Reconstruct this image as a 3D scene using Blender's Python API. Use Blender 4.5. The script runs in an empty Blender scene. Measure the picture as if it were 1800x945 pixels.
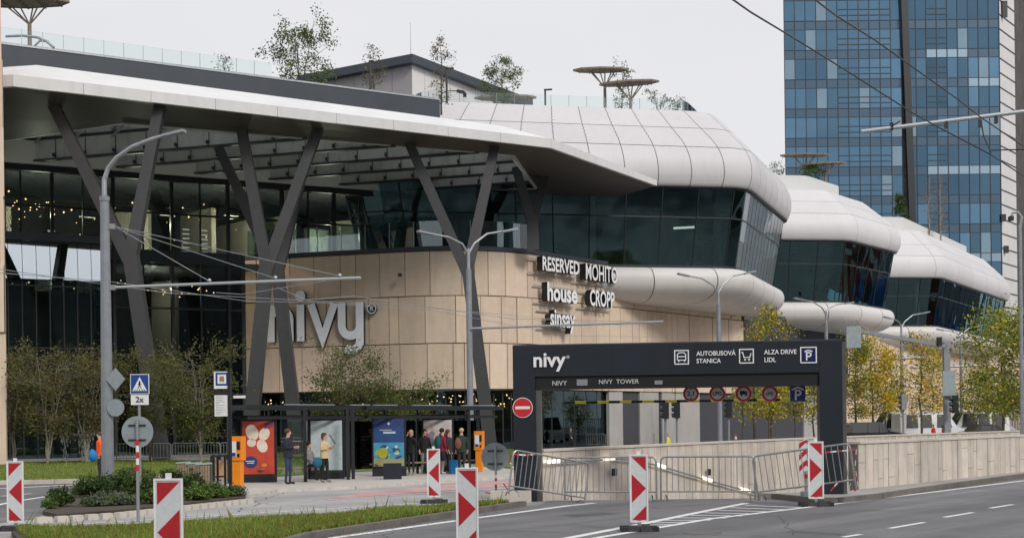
import bpy, bmesh, math, random
import numpy as np
from mathutils import Vector, Matrix
R = math.radians
random.seed(7)
C = bpy.context.scene.collection

# ---------------------------------------------------------------- camera, light
F_PX, CX, HY, H = 2360.0, 900.0, 746.0, 1.9
ROLL = R(0.7)
cr, sr = math.cos(ROLL), math.sin(ROLL)
cam = bpy.data.cameras.new('camera'); camo = bpy.data.objects.new('camera', cam); C.objects.link(camo)
cam.sensor_width = 36; cam.lens = F_PX / 1800 * 36; cam.shift_y = (HY - 472.5) / 1800
cam.clip_end = 3000
camo.matrix_world = Matrix(((cr, sr, 0, 0), (0, 0, -1, 0), (-sr, cr, 0, H), (0, 0, 0, 1)))
bpy.context.scene.camera = camo
W = bpy.data.worlds.new("World"); bpy.context.scene.world = W; W.use_nodes = True
nt = W.node_tree; nt.nodes.clear()
out = nt.nodes.new('ShaderNodeOutputWorld'); bg = nt.nodes.new('ShaderNodeBackground')
SUN_EL, SUN_AZ = R(33), R(146)       # azimuth clockwise from +Y
sky = nt.nodes.new('ShaderNodeTexSky'); sky.sky_type = 'NISHITA'; sky.sun_disc = False
sky.sun_elevation = SUN_EL; sky.sun_rotation = SUN_AZ; sky.dust_density = 4; sky.ozone_density = 1
hs = nt.nodes.new('ShaderNodeHueSaturation'); hs.inputs['Saturation'].default_value = .12
tc = nt.nodes.new('ShaderNodeTexCoord')
mp = nt.nodes.new('ShaderNodeMapping'); mp.inputs['Scale'].default_value = (1.2, 1.2, 4)
nz = nt.nodes.new('ShaderNodeTexNoise'); nz.inputs['Scale'].default_value = 1.6; nz.inputs['Detail'].default_value = 5
ramp = nt.nodes.new('ShaderNodeValToRGB')
ramp.color_ramp.elements[0].position = .3; ramp.color_ramp.elements[0].color = (7.9, 7.95, 8.25, 1)
ramp.color_ramp.elements[1].position = .75; ramp.color_ramp.elements[1].color = (9.0, 8.95, 9.2, 1)
mx = nt.nodes.new('ShaderNodeMixRGB'); mx.inputs[0].default_value = .88
L = nt.links.new
L(tc.outputs['Generated'], mp.inputs['Vector']); L(mp.outputs[0], nz.inputs['Vector']); L(nz.outputs['Fac'], ramp.inputs[0])
L(sky.outputs[0], hs.inputs['Color']); L(hs.outputs[0], mx.inputs[1]); L(ramp.outputs[0], mx.inputs[2])
L(mx.outputs[0], bg.inputs[0]); bg.inputs[1].default_value = .1; L(bg.outputs[0], out.inputs[0])
sl = bpy.data.lights.new('sun', 'SUN'); sl.energy = 1.7; sl.angle = R(14); sl.color = (1, .96, .9)
so = bpy.data.objects.new('sun', sl); C.objects.link(so); so.location = (0, 0, 60)
sd = Vector((math.sin(SUN_AZ) * math.cos(SUN_EL), math.cos(SUN_AZ) * math.cos(SUN_EL), math.sin(SUN_EL)))
so.rotation_euler = sd.to_track_quat('Z', 'Y').to_euler()
vs = bpy.context.scene.view_settings; vs.view_transform = 'Standard'; vs.look = 'None'; vs.gamma = 1; vs.exposure = 0.04

bpy.context.scene.render.engine = 'CYCLES'
bpy.context.scene.cycles.transparent_max_bounces = 40

# ---------------------------------------------------------------- surveying helpers (photo pixel -> place)
def ray(px, py):
    u, v = (px - CX) / F_PX, (HY - py) / F_PX
    return u * cr + v * sr, -u * sr + v * cr
def G(px, py, z=0.0):
    a, b = ray(px, py); Y = (z - H) / b
    return Vector((a * Y, Y, z))
def D(px, py, Y):
    a, b = ray(px, py); return Vector((a * Y, Y, H + b * Y))
def PL(px, py, A, B):
    a, b = ray(px, py); dx, dy = B[0] - A[0], B[1] - A[1]
    Y = (A[0] * dy - A[1] * dx) / (a * dy - dx)
    return Vector((a * Y, Y, H + b * Y))

# ---------------------------------------------------------------- materials
MATS = {}
def mat(name, col, rough=.6, metal=0, var=0.0, vscale=3.0, bump=0.0, bscale=20.0, spec=.5, tint=False, emit=0, trans=0, coat=0, stain=0):
    m = bpy.data.materials.new(name); m.use_nodes = True; MATS[name] = m
    t = m.node_tree; b = t.nodes['Principled BSDF']; N = t.nodes.new; K = t.links.new
    b.inputs['Base Color'].default_value = (*col, 1); b.inputs['Roughness'].default_value = rough
    b.inputs['Metallic'].default_value = metal; b.inputs['Specular IOR Level'].default_value = spec
    b.inputs['Coat Weight'].default_value = coat
    if emit:
        b.inputs['Emission Color'].default_value = (*col, 1); b.inputs['Emission Strength'].default_value = emit
    tcn = N('ShaderNodeTexCoord')
    cur = None
    if var or tint or stain:
        rgb = N('ShaderNodeRGB'); rgb.outputs[0].default_value = (*col, 1); cur = rgb.outputs[0]
    if var:
        n = N('ShaderNodeTexNoise'); n.inputs['Scale'].default_value = vscale; n.inputs['Detail'].default_value = 6; n.inputs['Roughness'].default_value = .65
        K(tcn.outputs['Object'], n.inputs['Vector'])
        mr = N('ShaderNodeMapRange'); mr.inputs['From Min'].default_value = .3; mr.inputs['From Max'].default_value = .7
        mr.inputs['To Min'].default_value = 1 - var; mr.inputs['To Max'].default_value = 1 + var
        K(n.outputs['Fac'], mr.inputs['Value'])
        vm = N('ShaderNodeVectorMath'); vm.operation = 'SCALE'; K(cur, vm.inputs[0]); K(mr.outputs[0], vm.inputs['Scale']); cur = vm.outputs[0]
    if stain:
        n = N('ShaderNodeTexNoise'); n.inputs['Scale'].default_value = 1.0; n.inputs['Detail'].default_value = 4
        mpp = N('ShaderNodeMapping'); mpp.inputs['Scale'].default_value = (2.2, 2.2, .25); K(tcn.outputs['Object'], mpp.inputs['Vector']); K(mpp.outputs[0], n.inputs['Vector'])
        mr = N('ShaderNodeMapRange'); mr.inputs['From Min'].default_value = .5; mr.inputs['From Max'].default_value = .75
        mr.inputs['To Min'].default_value = 1; mr.inputs['To Max'].default_value = 1 - stain; K(n.outputs['Fac'], mr.inputs['Value'])
        vm = N('ShaderNodeVectorMath'); vm.operation = 'SCALE'; K(cur, vm.inputs[0]); K(mr.outputs[0], vm.inputs['Scale']); cur = vm.outputs[0]
    if tint:
        at = N('ShaderNodeAttribute'); at.attribute_name = 'tint'
        mm = N('ShaderNodeVectorMath'); mm.operation = 'MULTIPLY'; K(cur, mm.inputs[0]); K(at.outputs['Color'], mm.inputs[1]); cur = mm.outputs[0]
    if cur: K(cur, b.inputs['Base Color'])
    if bump:
        n = N('ShaderNodeTexNoise'); n.inputs['Scale'].default_value = bscale; n.inputs['Detail'].default_value = 4
        K(tcn.outputs['Object'], n.inputs['Vector'])
        bp = N('ShaderNodeBump'); bp.inputs['Strength'].default_value = bump; bp.inputs['Distance'].default_value = .02
        K(n.outputs['Fac'], bp.inputs['Height']); K(bp.outputs[0], b.inputs['Normal'])
    if trans:
        tr = N('ShaderNodeBsdfTranslucent'); mxs = N('ShaderNodeMixShader'); mxs.inputs[0].default_value = trans
        if cur: K(cur, tr.inputs[0])
        else: tr.inputs[0].default_value = (*col, 1)
        K(b.outputs[0], mxs.inputs[1]); K(tr.outputs[0], mxs.inputs[2])
        K(mxs.outputs[0], t.nodes['Material Output'].inputs['Surface'])
    return m
def glassmat(name, tintc, refl=.1, rough=.02, wob=.0, wscale=.4, gcol=(.9, .95, 1)):
    """see-through tinted glass: fresnel mix of a tinted transparent and a glossy layer"""
    m = bpy.data.materials.new(name); m.use_nodes = True; MATS[name] = m
    t = m.node_tree; t.nodes.remove(t.nodes['Principled BSDF']); N = t.nodes.new; K = t.links.new
    tr = N('ShaderNodeBsdfTransparent'); tr.inputs[0].default_value = (*tintc, 1)
    gl = N('ShaderNodeBsdfGlossy'); gl.inputs['Roughness'].default_value = rough; gl.inputs['Color'].default_value = (*gcol, 1)
    lw = N('ShaderNodeFresnel'); lw.inputs['IOR'].default_value = 1.45
    ma = N('ShaderNodeMath'); ma.operation = 'ADD'; ma.inputs[1].default_value = refl; ma.use_clamp = True
    K(lw.outputs[0], ma.inputs[0])
    ms = N('ShaderNodeMixShader'); K(ma.outputs[0], ms.inputs[0]); K(tr.outputs[0], ms.inputs[1]); K(gl.outputs[0], ms.inputs[2])
    K(ms.outputs[0], t.nodes['Material Output'].inputs['Surface'])
    if wob:
        tcn = N('ShaderNodeTexCoord'); n = N('ShaderNodeTexNoise'); n.inputs['Scale'].default_value = wscale; n.inputs['Detail'].default_value = 1
        K(tcn.outputs['Object'], n.inputs['Vector']); bp = N('ShaderNodeBump'); bp.inputs['Strength'].default_value = wob; bp.inputs['Distance'].default_value = .3
        K(n.outputs['Fac'], bp.inputs['Height']); K(bp.outputs[0], gl.inputs['Normal']); K(bp.outputs[0], lw.inputs['Normal'])
    return m
def uvlinemat(name, col, us, vlist, rough=.55, line=(.10, .10, .105), w=.045):
    """shell panels: joints every us metres along and at the given heights of the profile (UV in metres)"""
    m = mat(name, col, rough, var=.03, vscale=.35, stain=.05); t = m.node_tree; N = t.nodes.new; K = t.links.new
    b = t.nodes['Principled BSDF']; src = b.inputs['Base Color'].links[0].from_socket
    uv = N('ShaderNodeUVMap'); uv.uv_map = 'UVMap'; sx = N('ShaderNodeSeparateXYZ'); K(uv.outputs[0], sx.inputs[0])
    def M(op, a, bb, c=None):
        n = N('ShaderNodeMath'); n.operation = op
        for i, s in enumerate((a, bb, c)):
            if s is None: continue
            if isinstance(s, (int, float)): n.inputs[i].default_value = s
            else: K(s, n.inputs[i])
        return n.outputs[0]
    uu = M('ADD', M('ADD', sx.outputs[0], 1000 * us), M('MULTIPLY', sx.outputs[1], .08))
    fr = M('MODULO', uu, us)
    wn = N('ShaderNodeTexWhiteNoise'); wn.noise_dimensions = '2D'; cb_ = N('ShaderNodeCombineXYZ'); K(M('FLOOR', M('DIVIDE', uu, us), 0), cb_.inputs[0]); vi = 0
    for v in vlist: vi = M('ADD', M('GREATER_THAN', sx.outputs[1], v), vi)
    if vlist: K(vi, cb_.inputs[1])
    K(cb_.outputs[0], wn.inputs['Vector']); sc = N('ShaderNodeVectorMath'); sc.operation = 'SCALE'; K(src, sc.inputs[0]); K(M('MULTIPLY_ADD', wn.outputs[0], .07, .955), sc.inputs['Scale']); src = sc.outputs[0]
    mask = M('LESS_THAN', fr, w * 1.6)
    for v in vlist:
        mask = M('MAXIMUM', mask, M('LESS_THAN', M('ABSOLUTE', M('SUBTRACT', sx.outputs[1], v), 0), w * .8))
    mixn = N('ShaderNodeMixRGB'); K(mask, mixn.inputs[0]); K(src, mixn.inputs[1]); mixn.inputs[2].default_value = (*line, 1)
    K(mixn.outputs[0], b.inputs['Base Color'])
    return m

M_asph = mat('asphalt_dark', (.15, .148, .155), .62, var=.22, vscale=.35, bump=.35, bscale=60, stain=0)
def tracks(m, ang, k=.35):
    t = m.node_tree; b = t.nodes['Principled BSDF']; src = b.inputs['Base Color'].links[0].from_socket; N = t.nodes.new; K = t.links.new
    tcn = N('ShaderNodeTexCoord'); vr = N('ShaderNodeVectorRotate'); vr.rotation_type = 'Z_AXIS'; vr.inputs['Angle'].default_value = ang; K(tcn.outputs['Object'], vr.inputs['Vector'])
    cur = src
    for sc_, lo, hi in (((.55, .035, 1), 1 - k, 1 + k * .8), ((2.6, .12, 1), 1 - k * .35, 1 + k * .35)):
        mp_ = N('ShaderNodeMapping'); mp_.inputs['Scale'].default_value = sc_; n = N('ShaderNodeTexNoise'); n.inputs['Scale'].default_value = 1; n.inputs['Detail'].default_value = 4
        K(vr.outputs[0], mp_.inputs['Vector']); K(mp_.outputs[0], n.inputs['Vector']); mr = N('ShaderNodeMapRange'); mr.inputs['From Min'].default_value = .33; mr.inputs['From Max'].default_value = .67; mr.inputs['To Min'].default_value = lo; mr.inputs['To Max'].default_value = hi
        K(n.outputs['Fac'], mr.inputs['Value']); vm = N('ShaderNodeVectorMath'); vm.operation = 'SCALE'; K(cur, vm.inputs[0]); K(mr.outputs[0], vm.inputs['Scale']); cur = vm.outputs[0]
    vo = N('ShaderNodeTexVoronoi'); vo.feature = 'DISTANCE_TO_EDGE'; vo.inputs['Scale'].default_value = .22; nn = N('ShaderNodeTexNoise'); nn.inputs['Scale'].default_value = 1.3
    K(tcn.outputs['Object'], nn.inputs['Vector']); mxv = N('ShaderNodeMixRGB'); mxv.inputs[0].default_value = .25; K(tcn.outputs['Object'], mxv.inputs[1]); K(nn.outputs['Color'], mxv.inputs[2]); K(mxv.outputs[0], vo.inputs['Vector'])
    lt = N('ShaderNodeMath'); lt.operation = 'LESS_THAN'; lt.inputs[1].default_value = .0022; K(vo.outputs['Distance'], lt.inputs[0]); mx_ = N('ShaderNodeMixRGB'); K(lt.outputs[0], mx_.inputs[0]); K(cur, mx_.inputs[1]); mx_.inputs[2].default_value = (.035, .035, .036, 1)
    K(mx_.outputs[0], b.inputs['Base Color'])
tracks(M_asph, R(38.5))
M_asph2 = mat('asphalt_light', (.37, .365, .36), .8, var=.14, vscale=.5, bump=.3, bscale=50)
tracks(M_asph2, R(62), .16)
M_pave = mat('paving_pale', (.50, .465, .43), .8, var=.12, vscale=1.2, bump=.2, bscale=30)
M_plaza = mat('plaza_paving', (.3, .29, .28), .8, var=.12, vscale=.8)
M_walk = mat('walkway_concrete', (.36, .345, .33), .8, var=.12, vscale=1.0, bump=.2)
M_kerb = mat('kerb_stone', (.55, .50, .45), .8, var=.18, vscale=3, bump=.3)
M_kerbd = mat('kerb_dark', (.15, .135, .12), .85, var=.25, vscale=2.5, bump=.4)
M_patch = mat('asphalt_patch', (.085, .085, .09), .7, var=.2, vscale=2, bump=.3)
M_paint = mat('road_paint', (.78, .78, .78), .6, var=.16, vscale=5)
M_pink = mat('red_lane_paint', (.52, .31, .30), .8, var=.25, vscale=1.0)
M_soil = mat('soil', (.07, .055, .04), .95, var=.3, vscale=6, bump=.6)
M_lawn = mat('lawn', (.105, .16, .032), .9, var=.35, vscale=.7, bump=.8, bscale=30)
M_stone = mat('stone_panel', (.68, .54, .43), .7, var=.06, vscale=1.5, tint=True, stain=.10)
M_gap = mat('joint_dark', (.07, .055, .045), .8)
M_board = mat('board_concrete', (.62, .555, .49), .8, var=.12, vscale=2.0, tint=True, bump=.3, stain=.28)
M_coping = mat('coping_stone', (.58, .53, .47), .7, var=.1, vscale=3)
M_black = mat('black_metal', (.014, .016, .02), .4, var=.15, vscale=4)
M_navy = mat('navy_cladding', (.012, .017, .026), .42, var=.16, vscale=1.2, bump=.04, bscale=3)
M_blackp = mat('black_panel', (.006, .007, .009), .5)
M_gcol = mat('gate_side_metal', (.14, .14, .14), .4, metal=.5, var=.15)
M_band = mat('slate_band', (.037, .047, .063), .55, var=.15, vscale=.5)
M_colm = mat('charcoal_column', (.052, .052, .056), .45, var=.1, vscale=1.5)
M_fascia = mat('canopy_fascia', (.62, .615, .62), .35, var=.05, vscale=.6, stain=.08)
M_roofw = mat('canopy_roof', (.78, .78, .79), .35, var=.05, vscale=.5)
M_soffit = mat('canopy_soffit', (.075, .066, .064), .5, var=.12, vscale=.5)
M_fin = mat('canopy_fin', (.60, .62, .63), .5, var=.1, vscale=.6, stain=.2)
M_sky = mat('skylight_glass', (.62, .68, .70), .5, var=.12, vscale=.25, trans=.85)
M_glass = glassmat('facade_glass', (.46, .53, .54), .06, .01, wob=.02, wscale=.25, gcol=(.6, .8, .86))
M_bglass = glassmat('blob_glass', (.34, .50, .52), .09, .015, wob=.25, wscale=.3, gcol=(.36, .60, .66))
M_mirror = glassmat('mirror_glass', (.3, .36, .38), .45, .01, gcol=(.85, .93, 1))
M_clear = glassmat('clear_glass', (.93, .965, .96), .0, .01)
M_rail = glassmat('rail_glass', (.62, .74, .74), .07, .01)
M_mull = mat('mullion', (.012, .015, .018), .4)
M_mullw = mat('mullion_light', (.42, .45, .46), .4, metal=.3)
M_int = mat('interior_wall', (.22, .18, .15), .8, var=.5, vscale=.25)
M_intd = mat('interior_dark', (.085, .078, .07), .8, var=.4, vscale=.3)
M_intc = mat('interior_column', (.46, .40, .31), .7, var=.1)
M_slab = mat('interior_slab', (.10, .105, .11), .6, var=.2)
M_lamp = mat('lamp_bulb', (1, .52, .24), emit=8)
M_lampw = mat('lamp_tube', (1, .9, .76), emit=1.1)
M_shell = uvlinemat('white_shell', (.60, .585, .605), 2.75, (3.5, 6.0))
M_shell2 = uvlinemat('white_shell_wide', (.64, .625, .64), 9.0, (3.2, 5.4), w=.035, line=(.2, .2, .21))
M_spand = mat('teal_spandrel', (.012, .028, .032), .25)
M_shellb = uvlinemat('white_shell_low', (.67, .645, .63), 4.2, ())
M_galv = mat('galvanised_steel', (.34, .36, .38), .42, metal=.55, var=.16, vscale=6, stain=.1)
M_galvd = mat('barrier_steel', (.36, .36, .36), .38, metal=.75, var=.15, vscale=8)
M_pole = mat('grey_painted_pole', (.24, .26, .285), .5, metal=.2, var=.12, vscale=4, stain=.12)
M_signb = mat('sign_back', (.30, .345, .365), .5, metal=.3, var=.12, vscale=5)
M_white = mat('white_paint', (.78, .78, .77), .5, var=.06, vscale=5)
M_whitef = mat('white_reflective', (.60, .62, .64), .45, var=.08, vscale=12)
M_letter = mat('letter_metal', (.84, .88, .96), .35, var=.05, vscale=1)
M_letterw = mat('letter_white', (.82, .82, .84), .4)
M_red = mat('signal_red', (.42, .012, .02), .45, var=.12, vscale=10)
M_redb = mat('sign_red', (.55, .02, .03), .4)
M_blue = mat('sign_blue', (.012, .055, .26), .4)
M_orange = mat('orange_paint', (.88, .27, .012), .4, var=.06)
M_orv = mat('hi_vis_orange', (1.0, .13, .02), .7)
M_yellow = mat('yellow_paint', (.9, .76, .04), .5)
M_rubber = mat('black_rubber', (.02, .02, .022), .7, var=.3, vscale=15, bump=.3)
M_glassd = mat('window_dark', (.05, .06, .07), .3)
M_tw = mat('tower_glass', (.11, .19, .265), .07, metal=.92, tint=True, var=.10, vscale=.12, bump=.0)
M_twd = mat('tower_spandrel', (.075, .118, .165), .25, metal=.75, tint=True)
M_twm = mat('tower_mullion', (.018, .035, .055), .5)
M_tww = mat('tower_white', (.62, .61, .60), .6, var=.06, vscale=.3)
M_bark = mat('bark', (.10, .08, .062), .9, var=.3, vscale=8)
M_barkl = mat('bark_pale', (.26, .235, .20), .9, var=.3, vscale=8)
M_wood = mat('pergola_wood', (.20, .165, .12), .7, var=.2, vscale=3)
M_woodb = mat('bin_wood', (.28, .21, .15), .7, var=.25, vscale=5)
def leafmat(n, c): return mat(n, c, .6, tint=True, trans=.35, spec=.2)
M_lg = leafmat('leaf_green', (.095, .145, .04)); M_lo = leafmat('leaf_olive', (.135, .125, .042)); M_lw = leafmat('leaf_weed', (.13, .20, .05))
M_ly = leafmat('leaf_yellow', (.66, .43, .03)); M_lyg = leafmat('leaf_yellow_green', (.27, .30, .045))
M_ld = leafmat('leaf_dark', (.045, .075, .028)); M_lgy = leafmat('leaf_grey', (.13, .16, .105)); M_gr = leafmat('grass_blade', (.21, .30, .06))
M_lb = leafmat('leaf_brown', (.17, .12, .07))
M_water = mat('fountain_water', (.8, .83, .85), .2, trans=.4)

# ---------------------------------------------------------------- mesh builder
ROOTLOC = {}
class MB:
    def __init__(s): s.v = []; s.f = []; s.m = []; s.t = []; s.uv = []; s.hasuv = False
    def face(s, idx, m=0, t=None, uv=None):
        s.f.append(tuple(idx)); s.m.append(m); s.t.append(t); s.uv.append(uv)
        if uv: s.hasuv = True
    def poly(s, pts, m=0, t=None, uv=None):
        n = len(s.v); s.v += [tuple(p) for p in pts]; s.face(range(n, n + len(pts)), m, t, uv)
    def box(s, c, size, rz=0, m=0, t=None):
        x, y, z = [q / 2 for q in size]; a, b = math.cos(rz), math.sin(rz)
        P = [(c[0] + i * x * a - j * y * b, c[1] + i * x * b + j * y * a, c[2] + k * z) for k in (-1, 1) for i, j in ((-1, -1), (1, -1), (1, 1), (-1, 1))]
        s.hexa(P, m, t)
    def hexa(s, P, m=0, t=None):
        n = len(s.v); s.v += [tuple(p) for p in P]
        for f in ((3, 2, 1, 0), (4, 5, 6, 7), (0, 1, 5, 4), (1, 2, 6, 5), (2, 3, 7, 6), (3, 0, 4, 7)): s.face([n + i for i in f], m, t)
    def slab(s, A, B, z0, z1, th, m=0, t=None, side=1):
        """vertical wall piece from A to B; thickness grows to the right-hand side (side=1) of A->B"""
        A = Vector(A[:2]); B = Vector(B[:2]); d = (B - A).normalized(); n = Vector((d.y, -d.x)) * th * side
        q = [A, B, B + n, A + n] if side < 0 else [A + n, B + n, B, A]
        s.hexa([(*p, z0) for p in q] + [(*p, z1) for p in q], m, t)
    def beam(s, A, B, w, h, m=0, up=(0, 0, 1), w2=None, h2=None, t=None):
        A = Vector(A); B = Vector(B); d = (B - A).normalized(); u = Vector(up)
        if abs(d.dot(u)) > .999: u = Vector((0, 1, 0))
        r = d.cross(u).normalized(); u = r.cross(d)
        w2 = w2 or w; h2 = h2 or h
        P = [A - r * w / 2 - u * h / 2, A + r * w / 2 - u * h / 2, A + r * w / 2 + u * h / 2, A - r * w / 2 + u * h / 2,
             B - r * w2 / 2 - u * h2 / 2, B + r * w2 / 2 - u * h2 / 2, B + r * w2 / 2 + u * h2 / 2, B - r * w2 / 2 + u * h2 / 2]
        s.hexa(P, m, t)
    def tube(s, pts, r, n=8, m=0, caps=True, t=None):
        pts = [Vector(p) for p in pts]; rs = r if isinstance(r, (list, tuple)) else [r] * len(pts)
        base = len(s.v); prev = None
        for i, p in enumerate(pts):
            d = (pts[min(i + 1, len(pts) - 1)] - pts[max(i - 1, 0)]).normalized()
            if prev is None:
                u = d.cross(Vector((0, 0, 1)));
                if u.length < .05: u = d.cross(Vector((1, 0, 0)))
            else: u = prev - d * prev.dot(d)
            u.normalize(); prev = u; w = d.cross(u)
            for k in range(n):
                a = 2 * math.pi * k / n; s.v.append(tuple(p + (u * math.cos(a) + w * math.sin(a)) * rs[i]))
        for i in range(len(pts) - 1):
            for k in range(n):
                a = base + i * n + k; b = base + i * n + (k + 1) % n
                s.face((a, b, b + n, a + n), m, t)
        if caps:
            s.face([base + k for k in range(n)][::-1], m, t); e = base + (len(pts) - 1) * n; s.face([e + k for k in range(n)], m, t)
    def prism(s, pts, z0, z1, m=0, bottom=True, t=None):
        """vertical prism on a ccw polygon"""
        n = len(pts); b = len(s.v)
        s.v += [(p[0], p[1], z0) for p in pts] + [(p[0], p[1], z1) for p in pts]
        s.face([b + n + i for i in range(n)], m, t)
        if bottom: s.face([b + i for i in range(n)][::-1], m, t)
        for i in range(n): s.face((b + i, b + (i + 1) % n, b + n + (i + 1) % n, b + n + i), m, t)
    def flat(s, pts, o, ux, uy, th, m=0, ms=None):
        """polygon pts (2D) in the plane o + x*ux + y*uy, given thickness behind its normal ux x uy"""
        o = Vector(o); ux = Vector(ux); uy = Vector(uy); nn = ux.cross(uy).normalized(); n = len(pts); b = len(s.v)
        s.v += [tuple(o + ux * x + uy * y) for x, y in pts] + [tuple(o + ux * x + uy * y - nn * th) for x, y in pts]
        s.face(range(b, b + n), m); s.face([b + n + i for i in range(n)][::-1], ms if ms is not None else m)
        for i in range(n):
            j = (i + 1) % n; s.face((b + i, b + n + i, b + n + j, b + j), ms if ms is not None else m)
    def disc(s, c, r, ux, uy, th, n=24, m=0, ms=None):
        s.flat([(r * math.cos(2 * math.pi * k / n), r * math.sin(2 * math.pi * k / n)) for k in range(n)], c, ux, uy, th, m, ms)
    def ball(s, c, r, n=8, m=0, sz=None):
        sz = sz or (1, 1, 1); b = len(s.v); k2 = max(4, n // 2)
        for i in range(k2 + 1):
            th = math.pi * i / k2
            for k in range(n):
                a = 2 * math.pi * k / n
                s.v.append((c[0] + r * sz[0] * math.sin(th) * math.cos(a), c[1] + r * sz[1] * math.sin(th) * math.sin(a), c[2] + r * sz[2] * math.cos(th)))
        for i in range(k2):
            for k in range(n):
                A = b + i * n + k; B = b + i * n + (k + 1) % n; s.face((A, A + n, B + n, B), m)
    def build(s, name, mats, parent=None, world=True, smooth=False):
        me = bpy.data.meshes.new(name)
        off = ROOTLOC.get(parent.name, (0, 0, 0)) if (parent and world) else (0, 0, 0)
        V = np.array(s.v, dtype=float) - np.array(off)
        me.from_pydata(V.tolist(), [], s.f)
        for mm in (mats if isinstance(mats, (list, tuple)) else [mats]): me.materials.append(mm)
        me.polygons.foreach_set('material_index', s.m)
        if any(t is not None for t in s.t):
            ca = me.color_attributes.new('tint', 'FLOAT_COLOR', 'CORNER'); col = []
            for f, t in zip(s.f, s.t):
                t = t if t is not None else 1.0
                c = (t, t, t, 1) if isinstance(t, (int, float)) else (*t, 1)
                col += list(c) * len(f)
            ca.data.foreach_set('color', col)
        elif any(mm.node_tree and any(n.type == 'ATTRIBUTE' for n in mm.node_tree.nodes) for mm in me.materials):
            ca = me.color_attributes.new('tint', 'FLOAT_COLOR', 'CORNER'); ca.data.foreach_set('color', [1.0] * (4 * len(me.loops)))
        if s.hasuv:
            ul = me.uv_layers.new(name='UVMap'); flat = []
            for f, u in zip(s.f, s.uv):
                u = u or [(0, 0)] * len(f)
                for q in u: flat += [q[0], q[1]]
            ul.data.foreach_set('uv', flat)
        if smooth: me.polygons.foreach_set('use_smooth', [True] * len(me.polygons))
        me.update()
        o = bpy.data.objects.new(name, me); C.objects.link(o)
        if parent: o.parent = parent; ROOTLOC[o.name] = off if world else (0, 0, 0)
        return o
def tag(o, label=None, cat=None, group=None, kind=None):
    if label: o['label'] = label
    if cat: o['category'] = cat
    if group: o['group'] = group
    if kind: o['kind'] = kind
    return o
def thing(name, label, cat, loc=(0, 0, 0), rz=0, group=None):
    o = bpy.data.objects.new(name, None); C.objects.link(o); o.location = loc; o.rotation_euler = (0, 0, rz)
    o.empty_display_size = .3; ROOTLOC[o.name] = tuple(loc); return tag(o, label, cat, group)
def dup(o, loc=None, rz=None, label=None, scale=None, parent=None):
    c = o.copy(); C.objects.link(c)
    if parent: c.parent = parent
    if loc is not None: c.location = loc
    if rz is not None: c.rotation_euler = (0, 0, rz)
    if scale is not None: c.scale = scale if isinstance(scale, (tuple, list)) else (scale,) * 3
    if label: c['label'] = label
    for ch in list(o.children): dup(ch, parent=c)
    return c
def text(s, size, o, ux, uy, th, mats, name, parent, bold=0.0, align='CENTER', world=True, sx=1.0, track=1.0):
    cu = bpy.data.curves.new('t', 'FONT'); cu.body = s; cu.size = size; cu.align_x = align; cu.align_y = 'CENTER'; cu.offset = bold; cu.extrude = th / 2
    cu.space_character = track; cu.resolution_u = 3
    ob = bpy.data.objects.new('t', cu); C.objects.link(ob); bpy.context.view_layer.update()
    me = bpy.data.meshes.new_from_object(ob.evaluated_get(bpy.context.evaluated_depsgraph_get()))
    bpy.data.objects.remove(ob); bpy.data.curves.remove(cu)
    ux = Vector(ux).normalized(); uy = Vector(uy).normalized(); nn = ux.cross(uy)
    M4 = Matrix(((ux.x, uy.x, nn.x, o[0]), (ux.y, uy.y, nn.y, o[1]), (ux.z, uy.z, nn.z, o[2]), (0, 0, 0, 1)))
    side = [abs(p.normal.z) < .5 for p in me.polygons]
    me.transform(Matrix.Diagonal((sx, 1, 1, 1))); me.transform(M4)
    off = ROOTLOC.get(parent.name, (0, 0, 0)) if (parent and world) else (0, 0, 0)
    me.transform(Matrix.Translation(-Vector(off)))
    me.materials.clear()
    ml = mats if isinstance(mats, (list, tuple)) else [mats]
    for m in ml: me.materials.append(m)
    if len(ml) > 1:
        for p, q in zip(me.polygons, side): p.material_index = 1 if q else 0
    else:
        for p in me.polygons: p.material_index = 0
    ob = bpy.data.objects.new(name, me); C.objects.link(ob); ob.parent = parent
    if parent: ROOTLOC[ob.name] = off
    return ob
def stroke(mb, pts, w, o, ux, uy, th, m=0, ms=None):
    """flat band of width w along a 2D polyline"""
    pts = [Vector(p) for p in pts]; Lp, Rp = [], []
    for i, p in enumerate(pts):
        d0 = (p - pts[i - 1]).normalized() if i else (pts[1] - p).normalized()
        d1 = (pts[i + 1] - p).normalized() if i < len(pts) - 1 else d0
        n = Vector((-(d0.y + d1.y), d0.x + d1.x)); n.normalize(); k = w / 2 / max(.4, n.dot(Vector((-d0.y, d0.x))))
        Lp.append(p + n * k); Rp.append(p - n * k)
    o = Vector(o); ux = Vector(ux); uy = Vector(uy); nn = ux.cross(uy).normalized() * th
    for i in range(len(pts) - 1):
        q = [Rp[i], Rp[i + 1], Lp[i + 1], Lp[i]]; b = len(mb.v)
        a = [o + ux * p.x + uy * p.y for p in q]
        mb.v += [tuple(p) for p in a] + [tuple(p - nn) for p in a]
        mb.face((b, b + 1, b + 2, b + 3), m); mb.face((b + 7, b + 6, b + 5, b + 4), ms if ms is not None else m)
        mb.face((b, b + 4, b + 5, b + 1), ms if ms is not None else m); mb.face((b + 2, b + 6, b + 7, b + 3), ms if ms is not None else m)
        if i == 0: mb.face((b + 3, b + 7, b + 4, b), ms if ms is not None else m)
        if i == len(pts) - 2: mb.face((b + 1, b + 5, b + 6, b + 2), ms if ms is not None else m)
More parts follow.
